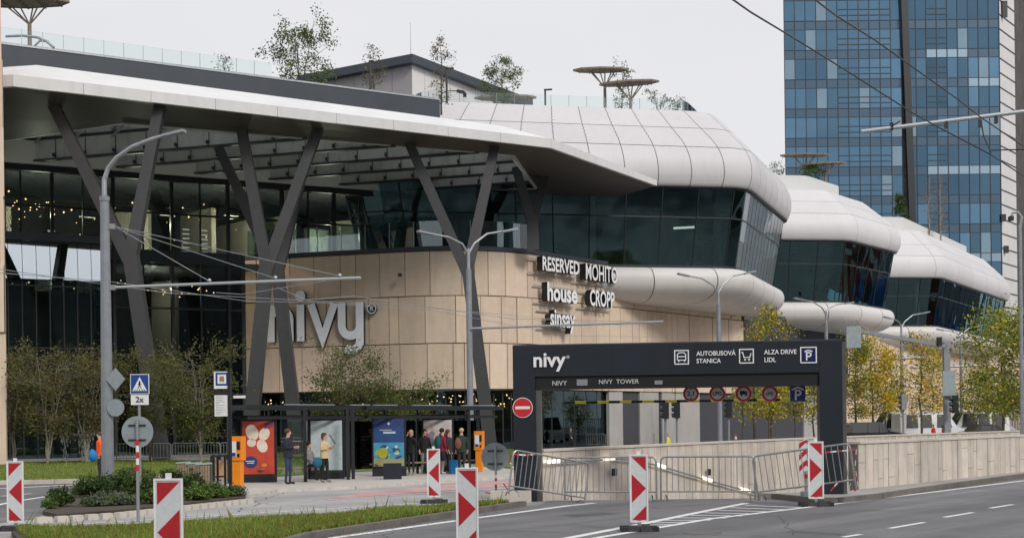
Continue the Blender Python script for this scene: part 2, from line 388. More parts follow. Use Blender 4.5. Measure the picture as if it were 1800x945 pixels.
def arc(cx, cy, rx, ry, a0, a1, n=10):
    return [(cx + rx * math.cos(R(a0 + (a1 - a0) * i / n)), cy + ry * math.sin(R(a0 + (a1 - a0) * i / n))) for i in range(n + 1)]
def sheet(name, pts, z, m, kind='structure', th=0.0):
    mb = MB(); P = [(p[0], p[1]) for p in pts]
    area = sum(P[i][0] * P[(i + 1) % len(P)][1] - P[(i + 1) % len(P)][0] * P[i][1] for i in range(len(P)))
    if area < 0: P = P[::-1]
    if th: mb.prism(P, z - th, z, 0, bottom=False)
    else: mb.poly([(*p, z) for p in P])
    o = mb.build(name, m); tag(o, kind=kind); return o
# ================================================================ GROUND
F0, F1 = Vector((0.75, 33.45)), Vector((12.0, 52.0)); DIR = Vector((.6225, .7826))
N0, N1 = Vector((8.15, 33.45)), Vector((8.9, 34.6))
F2 = F1 + DIR * 30; N2 = N1 + DIR * 52
hole = [F0, N0, N1, N2, F2, F1]
bm = bmesh.new(); es = []
for loop in ([(-700, -150), (700, -150), (700, 1200), (-700, 1200)], [tuple(p) for p in hole]):
    vs_ = [bm.verts.new((x, y, 0)) for x, y in loop]
    es += [bm.edges.new((vs_[i], vs_[(i + 1) % len(vs_)])) for i in range(len(vs_))]
bmesh.ops.triangle_fill(bm, use_beauty=True, use_dissolve=False, edges=es, normal=(0, 0, 1))
me = bpy.data.meshes.new('ground'); bm.to_mesh(me); bm.free(); me.materials.append(M_plaza)
ground = bpy.data.objects.new('ground', me); C.objects.link(ground); tag(ground, kind='structure')
# ramp floor
mb = MB(); dv = DIR
def rz_(p): return -max(0, (Vector((p[0], p[1])) - F0).dot(dv)) * .12
rp = [F0, N0, N1, N2, F2, F1]
mb.poly([(p.x, p.y, rz_(p) - .01) for p in rp]); tag(mb.build('ramp_road', M_asph), kind='structure')
road_pts = [G(150, 1250), G(533, 947), G(900, 891.5), G(948, 886.5), (0.9, 33.4), (8.15, 33.4), (9.4, 34.4)]
road_pts += [Vector((9.6, 34.7)) + DIR * k for k in (14, 40, 150)] + [(190, 130), (190, -60), (-5, -60)]
sheet('road', road_pts, .004, M_asph)
sheet('bus_lane_road', [G(-900, 985), G(-300, 948), G(60, 936), G(500, 914), G(905, 889), (.6, 34.6), (3.2, 39), (4.5, 43), G(860, 822), G(600, 835), G(420, 845), G(-200, 868), G(-1200, 905)], .004, M_asph2)
sheet('side_road', [G(-1300, 905), G(-200, 862), G(-150, 851), G(175, 846), G(330, 843), G(330, 855), G(120, 880), G(60, 912), G(-50, 925), G(-600, 960)], .008, M_asph)
sheet('bus_stop_pavement', [G(432, 873), G(480, 864), G(620, 857.5), G(760, 848), G(915, 838), (1.2, 42), (1.3, 44), G(900, 827), G(840, 822), G(620, 833), G(420, 845), G(330, 848), G(400, 866)], .085, M_pave, th=.09)
sheet('grass_verge_soil', [G(80, 1010), G(20, 941), G(300, 930), G(600, 911), G(880, 889), G(912, 888), G(890, 890.8), G(533, 945.5), G(300, 1010)], .09, M_soil, th=.1)
lawnA = [G(-700, 860), G(-50, 851), G(170, 846.5), G(330, 838), G(420, 832), G(420, 812), G(180, 812), G(-100, 820), G(-700, 822)]
sheet('lawn', lawnA, .12, M_lawn, th=.12)
sheet('lawn', [G(425, 843), G(620, 832), G(845, 821), G(905, 825), G(950, 812), G(950, 795), G(900, 790), G(480, 797), G(425, 811)], .09, M_lawn, th=.1)
isl = [G(75, 897, .1), G(100, 903, .1), G(200, 896, .1), G(330, 882.5, .1), G(432, 872, .1), G(424, 862, .1), G(330, 850, .1), G(180, 853, .1), G(110, 872, .1)]
sheet('planting_bed_soil', isl, .1, M_soil, th=.11)
# kerbs
def kerb(name, pts, z0, z1, w, m, seg=1.0, gap=.012, m2=None):
    mb = MB(); k = 0
    for a, b in zip(pts[:-1], pts[1:]):
        a = Vector((a[0], a[1])); b = Vector((b[0], b[1])); n = max(1, int((b - a).length / seg)); d = (b - a) / n
        for i in range(n):
            q = a + d * i; e = q + d * (1 - gap / max(.01, d.length)); mb.slab(q, e, z0, z1, w, k % 2 if m2 else 0); k += 1
    return tag(mb.build(name, [m, m2] if m2 else m), kind='structure')
kerb('lawn_kerb', [G(-700, 861.5), G(-50, 852.5), G(170, 848), G(330, 840)], 0, .16, .25, M_kerb, 1.2)
kerb('planting_bed_kerb', [G(60, 908, .13), G(95, 906, .13), G(200, 899.5, .13), G(330, 886, .13), G(440, 874.5, .13)], 0, .125, .15, M_coping, .34, .10)
kerb('verge_kerb', [G(-60, 1200), G(300, 1012), G(533, 947), G(890, 892), G(915, 888.5)], 0, .12, .16, M_kerbd, 1.0)
kerb('pavement_kerb', [G(436, 874), G(480, 865.5), G(620, 859), G(760, 849.5), G(915, 839.5)], 0, .10, .15, M_kerb, .9)
# right-hand walkway by the near ramp wall
wk = [G(1366, 876), G(1440, 883.5), G(1472, 883.5), G(1540, 876), G(1620, 863.5), G(1700, 852), G(1800, 838)]
wk2 = [Vector((p.x, p.y)) for p in wk]; wk2 += [wk2[-1] + DIR * 30, wk2[-1] + DIR * 120]
inner = [N1 + DIR * k for k in (120, 20, 5, 0)]
sheet('walkway', wk2 + [Vector((p.x, p.y)) + Vector((.3, -.2)) * 0 for p in inner] + [N0 - Vector((0, .02)), Vector((6.1, 33.4))], .13, M_walk, th=.14)
kerb('walkway_kerb', [Vector((p.x, p.y)) for p in wk2], -.02, .134, .16, M_kerbd, 1.0, .012)
# painted markings
def line(pts, w, z=.009, dash=None, mb=None):
    for a, b in zip(pts[:-1], pts[1:]):
        a = Vector((a[0], a[1])); b = Vector((b[0], b[1])); d = (b - a).normalized(); n = Vector((-d.y, d.x)) * w / 2
        b = b + d * .01
        mb.poly([(*(a - n), z), (*(b - n), z), (*(b + n), z), (*(a + n), z)])
mb = MB()
line([G(420, 982), G(590, 944.5), G(830, 911), G(1000, 888.5), G(1045, 884)], .2, mb=mb)
tag(mb.build('edge_line', M_paint), kind='structure'); mb = MB()
line([G(960, 953), G(1124, 921.5), G(1230, 900), G(1312, 884)], .2, mb=mb)
tag(mb.build('edge_line', M_paint), kind='structure'); mb = MB()
line([G(1020, 950), G(1250, 911.5), G(1460, 886.5), G(1600, 869.5), G(1800, 844.5), G(2100, 815)], .17, mb=mb)
tag(mb.build('edge_line', M_paint), kind='structure')
mb = MB()
for i in range(10):
    t = i / 9; a = G(1095 + 215 * t, 927.5 - 40 * t); b = G(1165 + 250 * t, 925 - 33 * t); line([a, b], .13, .008, mb=mb)
tag(mb.build('hatched_marking', M_paint), kind='structure')
mb = MB()
for a, b in (((1482, 944), (1513, 939)), ((1564, 928.5), (1624, 918)), ((1660, 909), (1710, 900.5)), ((1740, 893), (1780, 886.5)), ((1806, 881), (1845, 875))): line([G(*a), G(*b)], .12, mb=mb)
tag(mb.build('lane_dashes', M_paint), kind='structure')
mb = MB()
line([G(-200, 866), G(20, 857.5), G(140, 851.5)], .35, .013, mb=mb); line([G(-40, 895), G(30, 880.5), G(85, 872)], .18, .013, mb=mb); line([G(0, 872), G(55, 867.5)], .15, .013, mb=mb)
line([G(-200, 938), G(60, 926), G(480, 900), G(880, 876)], .12, .011, mb=mb)
line([G(500, 884), G(700, 870), G(900, 857)], .12, .011, mb=mb)
tag(mb.build('bus_lane_lines', M_paint), kind='structure')
mb = MB(); P = [G(545, 879), G(640, 873), G(900, 853), G(905, 845), G(800, 850.5), G(640, 865.5)]
mb.poly([(p.x, p.y, .009) for p in P][::1]); tag(mb.build('red_cycle_strip', M_pink), kind='structure')

# ================================================================ panel walls
def panel_wall(mb, path, rows, gap=.03, vgap=.035, wmin=.9, wmax=2.2, th=.12, rnd=None, tint=(.88, 1.08), proud=.06, colf=None):
    """boards / stone panels along a 2D path; rows = list of z levels"""
    rnd = rnd or random.Random(3); cum = [0]
    for a, b in zip(path[:-1], path[1:]): cum.append(cum[-1] + (Vector(b) - Vector(a)).length)
    def at(s):
        for i in range(len(cum) - 1):
            if s <= cum[i + 1] or i == len(cum) - 2:
                t = (s - cum[i]) / (cum[i + 1] - cum[i]); a = Vector(path[i]); b = Vector(path[i + 1]); return a + (b - a) * t, (b - a).normalized()
    for z0, z1 in zip(rows[:-1], rows[1:]):
        s = 0
        while s < cum[-1] - .05:
            w = min(rnd.uniform(wmin, wmax), cum[-1] - s)
            if cum[-1] - s - w < wmin * .5: w = cum[-1] - s
            a, da = at(s + vgap / 2); b, db = at(s + w - vgap / 2)
            na = Vector((da.y, -da.x)); nb = Vector((db.y, -db.x)); p = rnd.choice((0, 0, 0, proud)); t = rnd.uniform(*tint)
            zs = [z0, z1]
            if colf and rnd.random() < colf: zs = [z0, z0 + (z1 - z0) * rnd.uniform(.25, .8), z1]
            for q0, q1 in zip(zs[:-1], zs[1:]):
                tt = t * rnd.uniform(.97, 1.03); A = a; B = b; n0 = na * p; n1 = nb * p; h0 = -na * th; h1 = -nb * th
                P = [A + n0, B + n1, B + h1, A + h0]
                mb.hexa([(*v, q0 + gap / 2) for v in P] + [(*v, q1 - gap / 2) for v in P], 0, (tt, tt * rnd.uniform(.985, 1.01), tt * rnd.uniform(.96, 1.01)))
            s += w
def backing(mb, path, z0, z1, off=-.05, th=.3):
    for a, b in zip(path[:-1], path[1:]):
        a = Vector(a); b = Vector(b); d = (b - a).normalized(); n = Vector((d.y, -d.x))
        mb.slab(a + n * off, b + n * off, z0, z1, th, side=-1)

# ================================================================ RAMP WALLS
def board_wall(name, label, path, z0, ztop, seed, wm=(.22, .5)):
    t = thing(name, label, 'wall', (path[0][0], path[0][1], 0))
    rnd = random.Random(seed); mb = MB()
    panel_wall(mb, path, [z0, ztop - .06], .012, .020, wm[0], wm[1], .1, rnd, (.9, 1.06), .012, .4)
    mb.build('concrete_boards', M_board, t)
    m2 = MB(); backing(m2, path, z0, ztop - .06, -.03, .26); m2.build('wall_core', M_kerbd, t)
    m3 = MB()
    for a, b in zip(path[:-1], path[1:]):
        a = Vector(a); b = Vector(b); d = (b - a).normalized(); n = Vector((d.y, -d.x)); m3.slab(a + n * .04, b + n * .04 - d * .004, ztop - .06, ztop, .42, side=-1)
    m3.build('coping', M_coping, t); return t
fw = board_wall('ramp_wall', 'long beige concrete wall of the car ramp seen through the gate, handrail and lamps on it', [tuple(F0), tuple(F1), tuple(F2)], -5, 1.28, 5, (.3, .62))
# handrail with lamps on the far wall
def onwall(px, py): p = PL(px, py, F0, F1); d = (F1 - F0).normalized(); return p + Vector((d.y, -d.x, 0)) * .12
rl = [onwall(951, 812.5), onwall(1003, 810), onwall(1080, 805.5), onwall(1110, 808), onwall(1160, 820), onwall(1230, 841), onwall(1300, 860), onwall(1345, 872)]
mb = MB(); mb.tube(rl, .028, 8); mb.build('handrail', M_galv, fw)
for q in ((951, 812.5, 975, 811), (1052, 807.5, 1073, 806), (1148, 817, 1162, 821.5), (1228, 840, 1244, 845), (1296, 859, 1312, 863.5)):
    mb = MB(); mb.beam(onwall(q[0], q[1]) + Vector((0, 0, .02)), onwall(q[2], q[3]) + Vector((0, 0, .02)), .08, .09); mb.build('rail_lamp', M_lampw, fw)
for q in ((1073, 829), (1240, 829)):
    mb = MB(); p = onwall(*q); d = (F1 - F0).normalized(); mb.beam(p - Vector((*d, 0)) * .12, p + Vector((*d, 0)) * .12, .04, .2); mb.build('wall_box', M_navy, fw)
board_wall('ramp_wall', 'low grey concrete wall along the right-hand walkway beside the road', [tuple(N1 + Vector((.02, -.02))), tuple(N1 + DIR * 120)], 0, 1.36, 9, (.25, .6))
mb = MB(); mb.slab(F2, N2, -8, -.02, .3); tag(mb.build('ramp_end', M_blackp), kind='structure')
mb = MB(); mb.slab(N1 - Vector((.3, -.22)) , N2 - Vector((.3, -.22)), -9, -.005, .25); tag(mb.build('ramp_side', M_board), kind='structure')

# ================================================================ SHOPPING CENTRE
mall = thing('shopping_centre', 'large mall with canopy on V columns, beige stone block and white rounded roof volumes', 'shopping centre', (0, 100, 0))
FA = Vector((8.4, 110)); FD = Vector((.6225, .7826)); NA = Vector((-20.5, 103.0)); ND = Vector((.9583, -.2857))
FB = FA + FD * 130
def fillet(P0, P1, P2, r, n=12):
    P0, P1, P2 = Vector(P0), Vector(P1), Vector(P2); a = (P0 - P1).normalized(); b = (P2 - P1).normalized()
    ang = a.angle(b); t = r / math.tan(ang / 2); S = P1 + a * t; E = P1 + b * t; Cn = P1 + (a + b).normalized() * (r / math.sin(ang / 2))
    a0 = math.atan2(S.y - Cn.y, S.x - Cn.x); a1 = math.atan2(E.y - Cn.y, E.x - Cn.x); da = (a1 - a0 + math.pi) % (2 * math.pi) - math.pi
    return [tuple(Cn + Vector((math.cos(a0 + da * i / n), math.sin(a0 + da * i / n))) * r) for i in range(n + 1)]
corner = (-1.6, 97.4)
bpath = [tuple(NA)] + fillet(NA, corner, FB, 8.6, 14) + [tuple(FA + FD * k) for k in (8, 16, 22.3)] + [tuple(FA + FD * 22.3 + Vector((-3, 6)))]
def plen(p): return sum((Vector(b) - Vector(a)).length for a, b in zip(p[:-1], p[1:]))
def cut(path, n):
    """resample so that no long segment is left"""
    o = [path[0]]
    for a, b in zip(path[:-1], path[1:]):
        a = Vector(a); b = Vector(b); k = max(1, int((b - a).length / n))
        o += [tuple(a + (b - a) * (i + 1) / k) for i in range(k)]
    return o
mb = MB(); panel_wall(mb, bpath, [4.55, 7.95, 11.45, 14.75], .07, .05, .7, 2.4, .15, random.Random(11), (.90, 1.06), .05)
mb.build('stone_wall', M_stone, mall)
mb = MB(); backing(mb, bpath, 4.5, 14.9, -.13, .5)
mb.slab(NA + Vector((.02, .1)), NA + Vector((4.5, 14)), 4.5, 14.9, .3, side=-1); mb.build('wall_core', M_gap, mall)
mb = MB()
tpath = cut(bpath[:-1], 6)
for a, b in zip(tpath[:-1], tpath[1:]): mb.slab(a, b, 14.78, 15.1, .5, side=-1)
mb.build('parapet_edge', M_band, mall)
# terrace floor
mb = MB(); mb.poly([(*p, 14.8) for p in bpath + [(10, 150), (-25, 150), (-16, 112)]]); mb.build('terrace_floor', M_slab, mall)
# terrace balustrade
gl = MB(); ps = MB(); bl = [tuple(NA + ND * .3)] + [p for p in bpath[1:] if p[0] < 9]
bl = cut(bl, 1.9); off = []
for i, p in enumerate(bl):
    a = Vector(bl[max(0, i - 1)]); b = Vector(bl[min(len(bl) - 1, i + 1)]); d = (b - a).normalized(); off.append(Vector(p) - Vector((d.y, -d.x)) * .3)
for a, b in zip(off[:-1], off[1:]): gl.slab(a, b, 15.1, 17.0, .03)
acc = 0
for i in range(0, len(off)):
    if i and (off[i] - last).length < 1.7: continue
    last = off[i]; ps.box((*off[i], 16.0), (.06, .06, 2.0))
g_ = gl.build('terrace_balustrade', M_rail, mall); ps.build('baluster_post', M_mullw, g_)

# glass facade (left), one tall curtain wall
GA = Vector((-35.0, 92.9)); GD = Vector((.881, .473)); GN = Vector((.473, -.881))
GS, GE = -22, 30.5
def gp(s, off=0): return GA + GD * s + GN * off
GL = 16.9
gm = MB(); gm.slab(gp(GS), gp(GL), 0, 14.8, .05); gm.slab(gp(GS), gp(GE), 14.803, 20.6, .05); g_ = gm.build('facade_glazing', M_glass, mall)
mm = MB(); s = GS; k = 0
while s <= GE:
    wide = k % 2 == 0
    zb_ = 0 if s < GL else 14.9
    mm.beam((*gp(s, .12), zb_), (*gp(s, .12), 20.6), .22 if wide else .09, .35 if wide else .22, up=(GN.x, GN.y, 0)); s += 2.1; k += 1
for z in (4.4, 7.3, 10.7, 17.6): mm.beam((*gp(GS, .1), z), (*gp(GE if z > 15 else GL, .1), z), .12, .14)
mm.beam((*gp(GL, .05), 0), (*gp(GL, .05), 14.8), .3, .3, up=(GN.x, GN.y, 0))
mm.build('mullion', M_mull, g_)
mm = MB(); mm.slab(gp(GS, .14), gp(GL, .14), 14.0, 14.9, .1); mm.build('spandrel_panel', M_spand, g_)
mm = MB(); mm.slab(gp(GS, .3), gp(GE, .3), 19.9, 21.0, .5); mm.build('head_beam', M_black, g_)
# interior behind the glass
mi = MB()
mi.slab(gp(GS, -.5), gp(GL - 1, -.5), 3.85, 4.3, 16, side=-1); mi.slab(gp(GS, -.5), gp(GE, -.5), 13.85, 14.3, 16, side=-1)
mi.slab(gp(GS, -.5), gp(GE, -.5), 20.6, 21.0, 16, side=-1)
mi.build('interior_floor', M_slab, mall)
mi = MB(); mi.slab(gp(GS - 1, -15), gp(GE, -15), 0, 21, .3, side=-1); mi.slab(gp(GS, 0), gp(GS, -16), 0, 21, .3); mi.slab(gp(GE, -.4), gp(GE, -16), 0, 21, .3, side=-1)
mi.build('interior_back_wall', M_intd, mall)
rnd = random.Random(4)
mi = MB()
for s in range(-18, 30, 3):
    z0 = rnd.choice((0, 0, 14.3, 14.3, 4.3)) if s < 13 else 14.3; z1 = {0: 4, 4.3: 13.8, 14.3: 19.4}[z0]; w = rnd.uniform(.8, 2.6); mi.slab(gp(s, -rnd.uniform(5, 12)), gp(s + w, -6), z0, z1 - rnd.uniform(0, 1.5), .4, side=-1)
mi.build('interior_partition', M_intc, mall)
lm = MB()
for i in range(100):
    s = rnd.gauss(rnd.choice((-3, 2.5, 3, 8, 14)), 1.7); z = 18.9 - abs(rnd.gauss(0, .9)); 
    if rnd.random() < .3: s = rnd.uniform(-5, 15); z = rnd.uniform(12.2, 13.3)
    if rnd.random() < .12: s = rnd.uniform(-5, 29); z = rnd.uniform(15.5, 18.5)
    p = gp(s, -rnd.uniform(1.2, 8)); lm.ball((*p, z), rnd.uniform(.03, .07), 6)
for i in range(16): p = gp(7 + i * .55, -2); lm.ball((*p, 12.4 + .25 * math.sin(i * .7)), .05, 6)
lm.build('pendant_lamp', M_lamp, mall)
for s_, z_ in ((3, 17.5), (10, 17.2), (17, 17.2), (25, 17.2), (2, 12.5), (11, 12.5), (10, 3.6)):
    ld = bpy.data.lights.new('hall_light', 'POINT'); ld.energy = 1000 if z_ > 15 else 400; ld.color = (1, .84, .62); ld.shadow_soft_size = .12
    lo_ = bpy.data.objects.new('hall_light', ld); C.objects.link(lo_); lo_.location = (*gp(s_, -3.5), z_)
lm = MB()
for s, z in ((6, 17.8), (12, 18.3), (17, 18.6), (-4, 17.2), (21, 16.5)): lm.beam((*gp(s, -5), z), (*gp(s + 1.2, -5.2), z), .1, .06)
for s, k in ((9.6, 5), (13.2, 6), (14.6, 6), (3.4, 4)):
    for j in range(k): lm.beam((*gp(s, -3), 15.3 + j * .34), (*gp(s + .5, -3), 15.3 + j * .34), .05, .1)
lm.build('tube_lamp', M_lampw, mall)
# entrance vestibule projecting at the left
mb = MB(); v0, v1 = gp(-2, 0), gp(6.1, 0); w0, w1 = gp(-2, 3), gp(6.1, 3)
mb.slab(w0, w1, 0, 14.7, .05); mb.slab(w1 - GN * .06, v1, 0, 14.7, .05); e_ = mb.build('entrance_glazing', M_glass, mall)
mm = MB(); 
for k in range(10):
    p = gp(-2 + .9 * k, 3.1); mm.beam((*p, 0), (*p, 14.7), .08, .16, up=(GN.x, GN.y, 0))
for z in (3.0, 7.5, 11.7, 12.2): mm.beam((*gp(-2, 3.12), z), (*gp(6.1, 3.12), z), .08, .1)
mm.build('mullion', M_mull, e_)
mb = MB(); mb.prism([tuple(gp(-2.4, 3.7)), tuple(gp(6.4, 3.7)), tuple(gp(6.4, .2)), tuple(gp(-2.4, .2))], 14.72, 15.2); mb.build('entrance_roof', M_band, mall)
mb = MB(); nb_ = 9
for i in range(nb_):
    a, b = gp(-2 + 8.1 * i / nb_, 3.62), gp(-2 + 8.1 * (i + .96) / nb_, 3.62); a2, b2 = gp(-2 + 8.1 * i / nb_, 3.3), gp(-2 + 8.1 * (i + .96) / nb_, 3.3); mb.poly([(*a, 12.1), (*b, 12.1), (*b2, 14.7), (*a2, 14.7)])
mb.build('sky_mirror_glazing', M_mirror, mall)  # mirror panes added, tilted so the band reflects the bright sky
mb = MB(); mb.slab(gp(-2, 1.2), gp(5.8, 1.2), .0, 11.5, .1, side=-1); mb.build('entrance_inner_wall', M_int, mall)
# ground-floor glazing under the stone block
gpath = [tuple(Vector(p) + Vector((0.1, .9))) for p in bpath[:-4]] + [tuple(FA + FD * -.4 + Vector((-.35, .45)))]
gm = MB(); mm = MB(); cum = cut(gpath, 1.35)
for a, b in zip(cum[:-1], cum[1:]): gm.slab(a, b, 0, 4.5, .05)
for p in cum: mm.box((*p, 2.25), (.1, .16, 4.5), .3)
g2 = gm.build('shopfront_glazing', M_glass, mall); mm.build('mullion', M_mull, g2)
mb = MB()
for p in cum[:-1:2]: mb.box((p[0] - 1.5, p[1] + 7, 2.2), (3.2, .2, 4.4), .3)
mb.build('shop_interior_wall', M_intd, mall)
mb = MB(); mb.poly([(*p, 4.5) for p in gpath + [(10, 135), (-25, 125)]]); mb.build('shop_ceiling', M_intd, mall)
lm = MB()
for i in range(120):
    p = Vector(cum[int(rnd.random() * (len(cum) - 1))]); lm.ball((p.x + rnd.uniform(-.6, .6), p.y + rnd.uniform(.8, 3.5), rnd.uniform(3.3, 4.3)), rnd.uniform(.03, .065), 6)
lm.build('shop_lamp', M_lamp, mall)
# ground floor of the long right-hand facade: pale and dark panels
M_gp = mat('grey_panel', (.40, .385, .37), .7, var=.08, vscale=.5, stain=.12); M_gs = mat('dark_shutter', (.055, .058, .07), .6, var=.1)
fs = lambda s, o=0: tuple(FA + FD * s + Vector((FD.y, -FD.x)) * o)
xs = (1073, 1097, 1127, 1160, 1166, 1232, 1415, 1447, 1480); kk = [1, 0, 1, 0, 1, 0, 1, 0, 1, 0]
for (a, b), lt in zip(zip(xs[:-1], xs[1:]), (1, 0, 1, 0, 1, 0, 1, 0, 1, 1)):
    p = PL(a, 740, FA, FA + FD); q = PL(b, 740, FA, FA + FD); o = Vector((FD.y, -FD.x)) * (-.1 if lt else -.25)
    mb = MB(); mb.slab(Vector((p.x, p.y)) + o, Vector((q.x, q.y)) + o - FD * .02, 0, 4.52, .3, side=-1); mb.build('ground_floor_panel' if lt else 'garage_shutter', M_gp if lt else M_gs, mall)

# recessed slate wall under the middle volume, stone wall under the last one
mb = MB(); mb.slab((22.0, 133), (39.5, 157.5), 4.5, 13, .4, side=-1); mb.build('slate_wall', M_band, mall)
mb = MB(); wp = [(44, 178.5), (57.0, 186.5), (79.5, 223.5), (140, 322)]; panel_wall(mb, wp, [0, 4.6, 8, 11.4, 14.2], .06, .05, 2, 4, .2, random.Random(21), (.98, 1.1), .03); mb.build('stone_wall', M_stone, mall)
# big letters on the stone wall
def npt(px, py): return PL(px, py, NA, NA + ND)
def nuv(px, py):
    p = npt(px, py); return ((Vector((p.x, p.y)) - NA).dot(ND), p.z)
O3 = Vector((NA.x, NA.y, 0)) + Vector((ND.y, -ND.x, 0)) * .42; UX = Vector((ND.x, ND.y, 0)); UZ = Vector((0, 0, 1))
sg = thing('wall_lettering', 'x', 'x', (0, 100, 0)); sg.parent = mall; sg.location = (0, 0, 0); del sg['label']; del sg['category']
ROOTLOC[sg.name] = (0, 100, 0)
z0 = nuv(500, 601)[1]; z1 = nuv(500, 537)[1]; xh = z1 - z0; sw = .62
def U(px): return nuv(px, 570)[0]
def letter(fn):
    mb = MB(); fn(mb); mb.build('letter', [M_letter, M_black], sg)
def _n(mb):
    a, b = U(474), U(520); stroke(mb, [(a + sw / 2, z0), (a + sw / 2, z1)], sw, O3, UX, UZ, .3, 0, 1)
    c = (a + b) / 2; r = (b - a) / 2 - sw / 2
    stroke(mb, arc(c, z1 - r - sw / 2, r, r, 150, 0, 9) + [(b - sw / 2, z0)], sw, O3 + Vector((0, -.006, 0)), UX, UZ, .3, 0, 1)
def _i(mb):
    a = U(532.5); stroke(mb, [(a, z0), (a, z1)], sw, O3, UX, UZ, .3, 0, 1)
    mb.disc(O3 + UX * a + UZ * nuv(533, 521)[1], .42, UX, UZ, .3, 20, 0, 1)
def _v(mb):
    stroke(mb, [(U(551), z1), (U(571), z0 + .15), (U(592), z1)], sw, O3, UX, UZ, .3, 0, 1)
def _y(mb):
    a, b = U(598), U(643); c = (a + b) / 2; r = (b - a) / 2 - sw / 2
    stroke(mb, [(a + sw / 2, z1)] + arc(c, z0 + r + sw / 2, r, r, 180, 340, 10), sw, O3, UX, UZ, .3, 0, 1)
    stroke(mb, [(b - sw / 2, z1), (b - sw / 2, z0 - .15)] + arc(c, z0 - .15, r, r * .85, 0, -130, 9)[1:], sw, O3 + Vector((0, -.008, 0)), UX, UZ, .3, 0, 1)
def _r(mb):
    cc = nuv(657, 543); cen = O3 + UX * cc[0] + UZ * cc[1]
    mb.disc(cen, .40, UX, UZ, .2, 20, 1, 1)
    stroke(mb, [(.34 * math.cos(a), .34 * math.sin(a)) for a in [2 * math.pi * i / 20 for i in range(21)]], .06, cen + Vector((0, -.01, 0)), UX, UZ, .02)
for fn in (_n, _i, _v, _y, _r): letter(fn)
cc = nuv(657, 543); text('R', .5, O3 + UX * cc[0] + UZ * cc[1] + Vector((0, -.02, 0)), UX, UZ, .02, M_letter, 'letter', sg)
# tenants' letters on the right-hand facade
FX = Vector((FD.x, FD.y, 0)); FN = Vector((FD.y, -FD.x, 0)); FA3 = Vector((FA.x, FA.y, 0))
def ff(px, py): return PL(px, py, FA, FA + FD)
def shop_sign(s, x0, x1, ym, h, bold, depth=.55, track=1.0):
    a = ff(x0, ym); b = ff(x1, ym); c = (a + b) / 2; width = (Vector((b.x, b.y)) - Vector((a.x, a.y))).length
    cu = bpy.data.curves.new('t', 'FONT'); cu.body = s; cu.size = h; ob = bpy.data.objects.new('t', cu); C.objects.link(ob); bpy.context.view_layer.update(); w0 = ob.dimensions.x
    bpy.data.objects.remove(ob); bpy.data.curves.remove(cu)
    text(s, h, c + FN * .75, FX, UZ, depth, [M_letterw, M_black], 'shop_letters', mall, bold, sx=width / w0 * .97, track=track)
    mb = MB()
    for z in (c.z - h * .42, c.z + h * .30): mb.beam(Vector((a.x, a.y, z)) + FN * .2 - FX * .6, Vector((b.x, b.y, z)) + FN * .2 + FX * .6, .08, .08)
    mb.build('letter_rail', M_mullw, mall)
shop_sign('RESERVED', 934, 1000, 470, 1.45, .035); shop_sign('MOHITO', 1010, 1067, 484, 1.8, .02, .6)
shop_sign('house', 943, 996, 518, 1.9, .06); shop_sign('CROPP', 1018, 1062, 528, 1.75, .04); shop_sign('sinsay', 948, 992, 562, 1.9, .05)

# slate band, roof slab, roof balustrade
BA = Vector((-31.6, 83.7)); BB = Vector((-5.06, 99.6)); BD = (BB - BA).normalized(); BNv = Vector((BD.y, -BD.x))
B0 = BA - BD * 14
mb = MB(); mb.slab(B0, BB, 22.2, 26.0, 1.0, side=-1); mb.slab(BB - BD * .01 + Vector((0, 0)), BB + Vector((-.6, 12)), 22.2, 25.98, 1.0, side=-1); mb.build('roof_parapet', M_band, mall)
mb = MB(); mb.slab(B0 + BNv * .05, BB + BNv * .05, 26.0, 26.12, .6, side=-1); mb.build('parapet_cap', M_galv, mall)
mb = MB(); mb.prism([tuple(B0 - BNv * .9), tuple(BB - BNv * .9), (-6, 112), (12, 150), (-60, 150), (-70, 90)], 25.6, 26.4); mb.build('roof_slab', M_slab, mall)
gl = MB(); ps = MB(); n = int((BB - B0).length / 1.25)
for i in range(n):
    a = B0 + (BB - B0) * i / n - BNv * .7; b = B0 + (BB - B0) * (i + .97) / n - BNv * .7
    if i < n - 10 : gl.slab(a, b, 26.2, 27.25, .02); ps.box((*a, 26.75), (.035, .035, 1.1), BD.angle_signed(Vector((1, 0))) )
g_ = gl.build('roof_balustrade', M_clear, mall); ps.build('baluster_post', M_galv, g_)
# canopy
K0 = Vector((-27.45, 74.5)); KD = (Vector((2.86, 90.0)) - K0).normalized(); KR = Vector((2.86, 90.0)); K2 = Vector((11.25, 102.0)); KN = Vector((KD.y, -KD.x))
KL = K0 + Vector((-24, 4)); KB = [Vector((8.5, 109.5)), Vector((-7, 109)), gp(0, -1), gp(-25, -1)]
def inset(p, q, r, d):
    """corner q between p and r moved inwards (to the left) by d"""
    a = (q - p).normalized(); b = (r - q).normalized(); na = Vector((-a.y, a.x)); nb = Vector((-b.y, b.x)); m = (na + nb).normalized()
    return q + m * d / max(.3, m.dot(na))
outer = [KL, K0, KR, K2]; 
def zf(p):  # the fascia falls a little towards the tip
    return 20.55 - .5 * max(0, min(1, (p.x - 2.86) / 8.4))
mb = MB(); jn = MB(); FH = .95
zl = {0: 20.9, 1: 21.0, 2: 20.4, 3: 19.9}
fh = {0: .66, 1: .66, 2: .62, 3: .42}
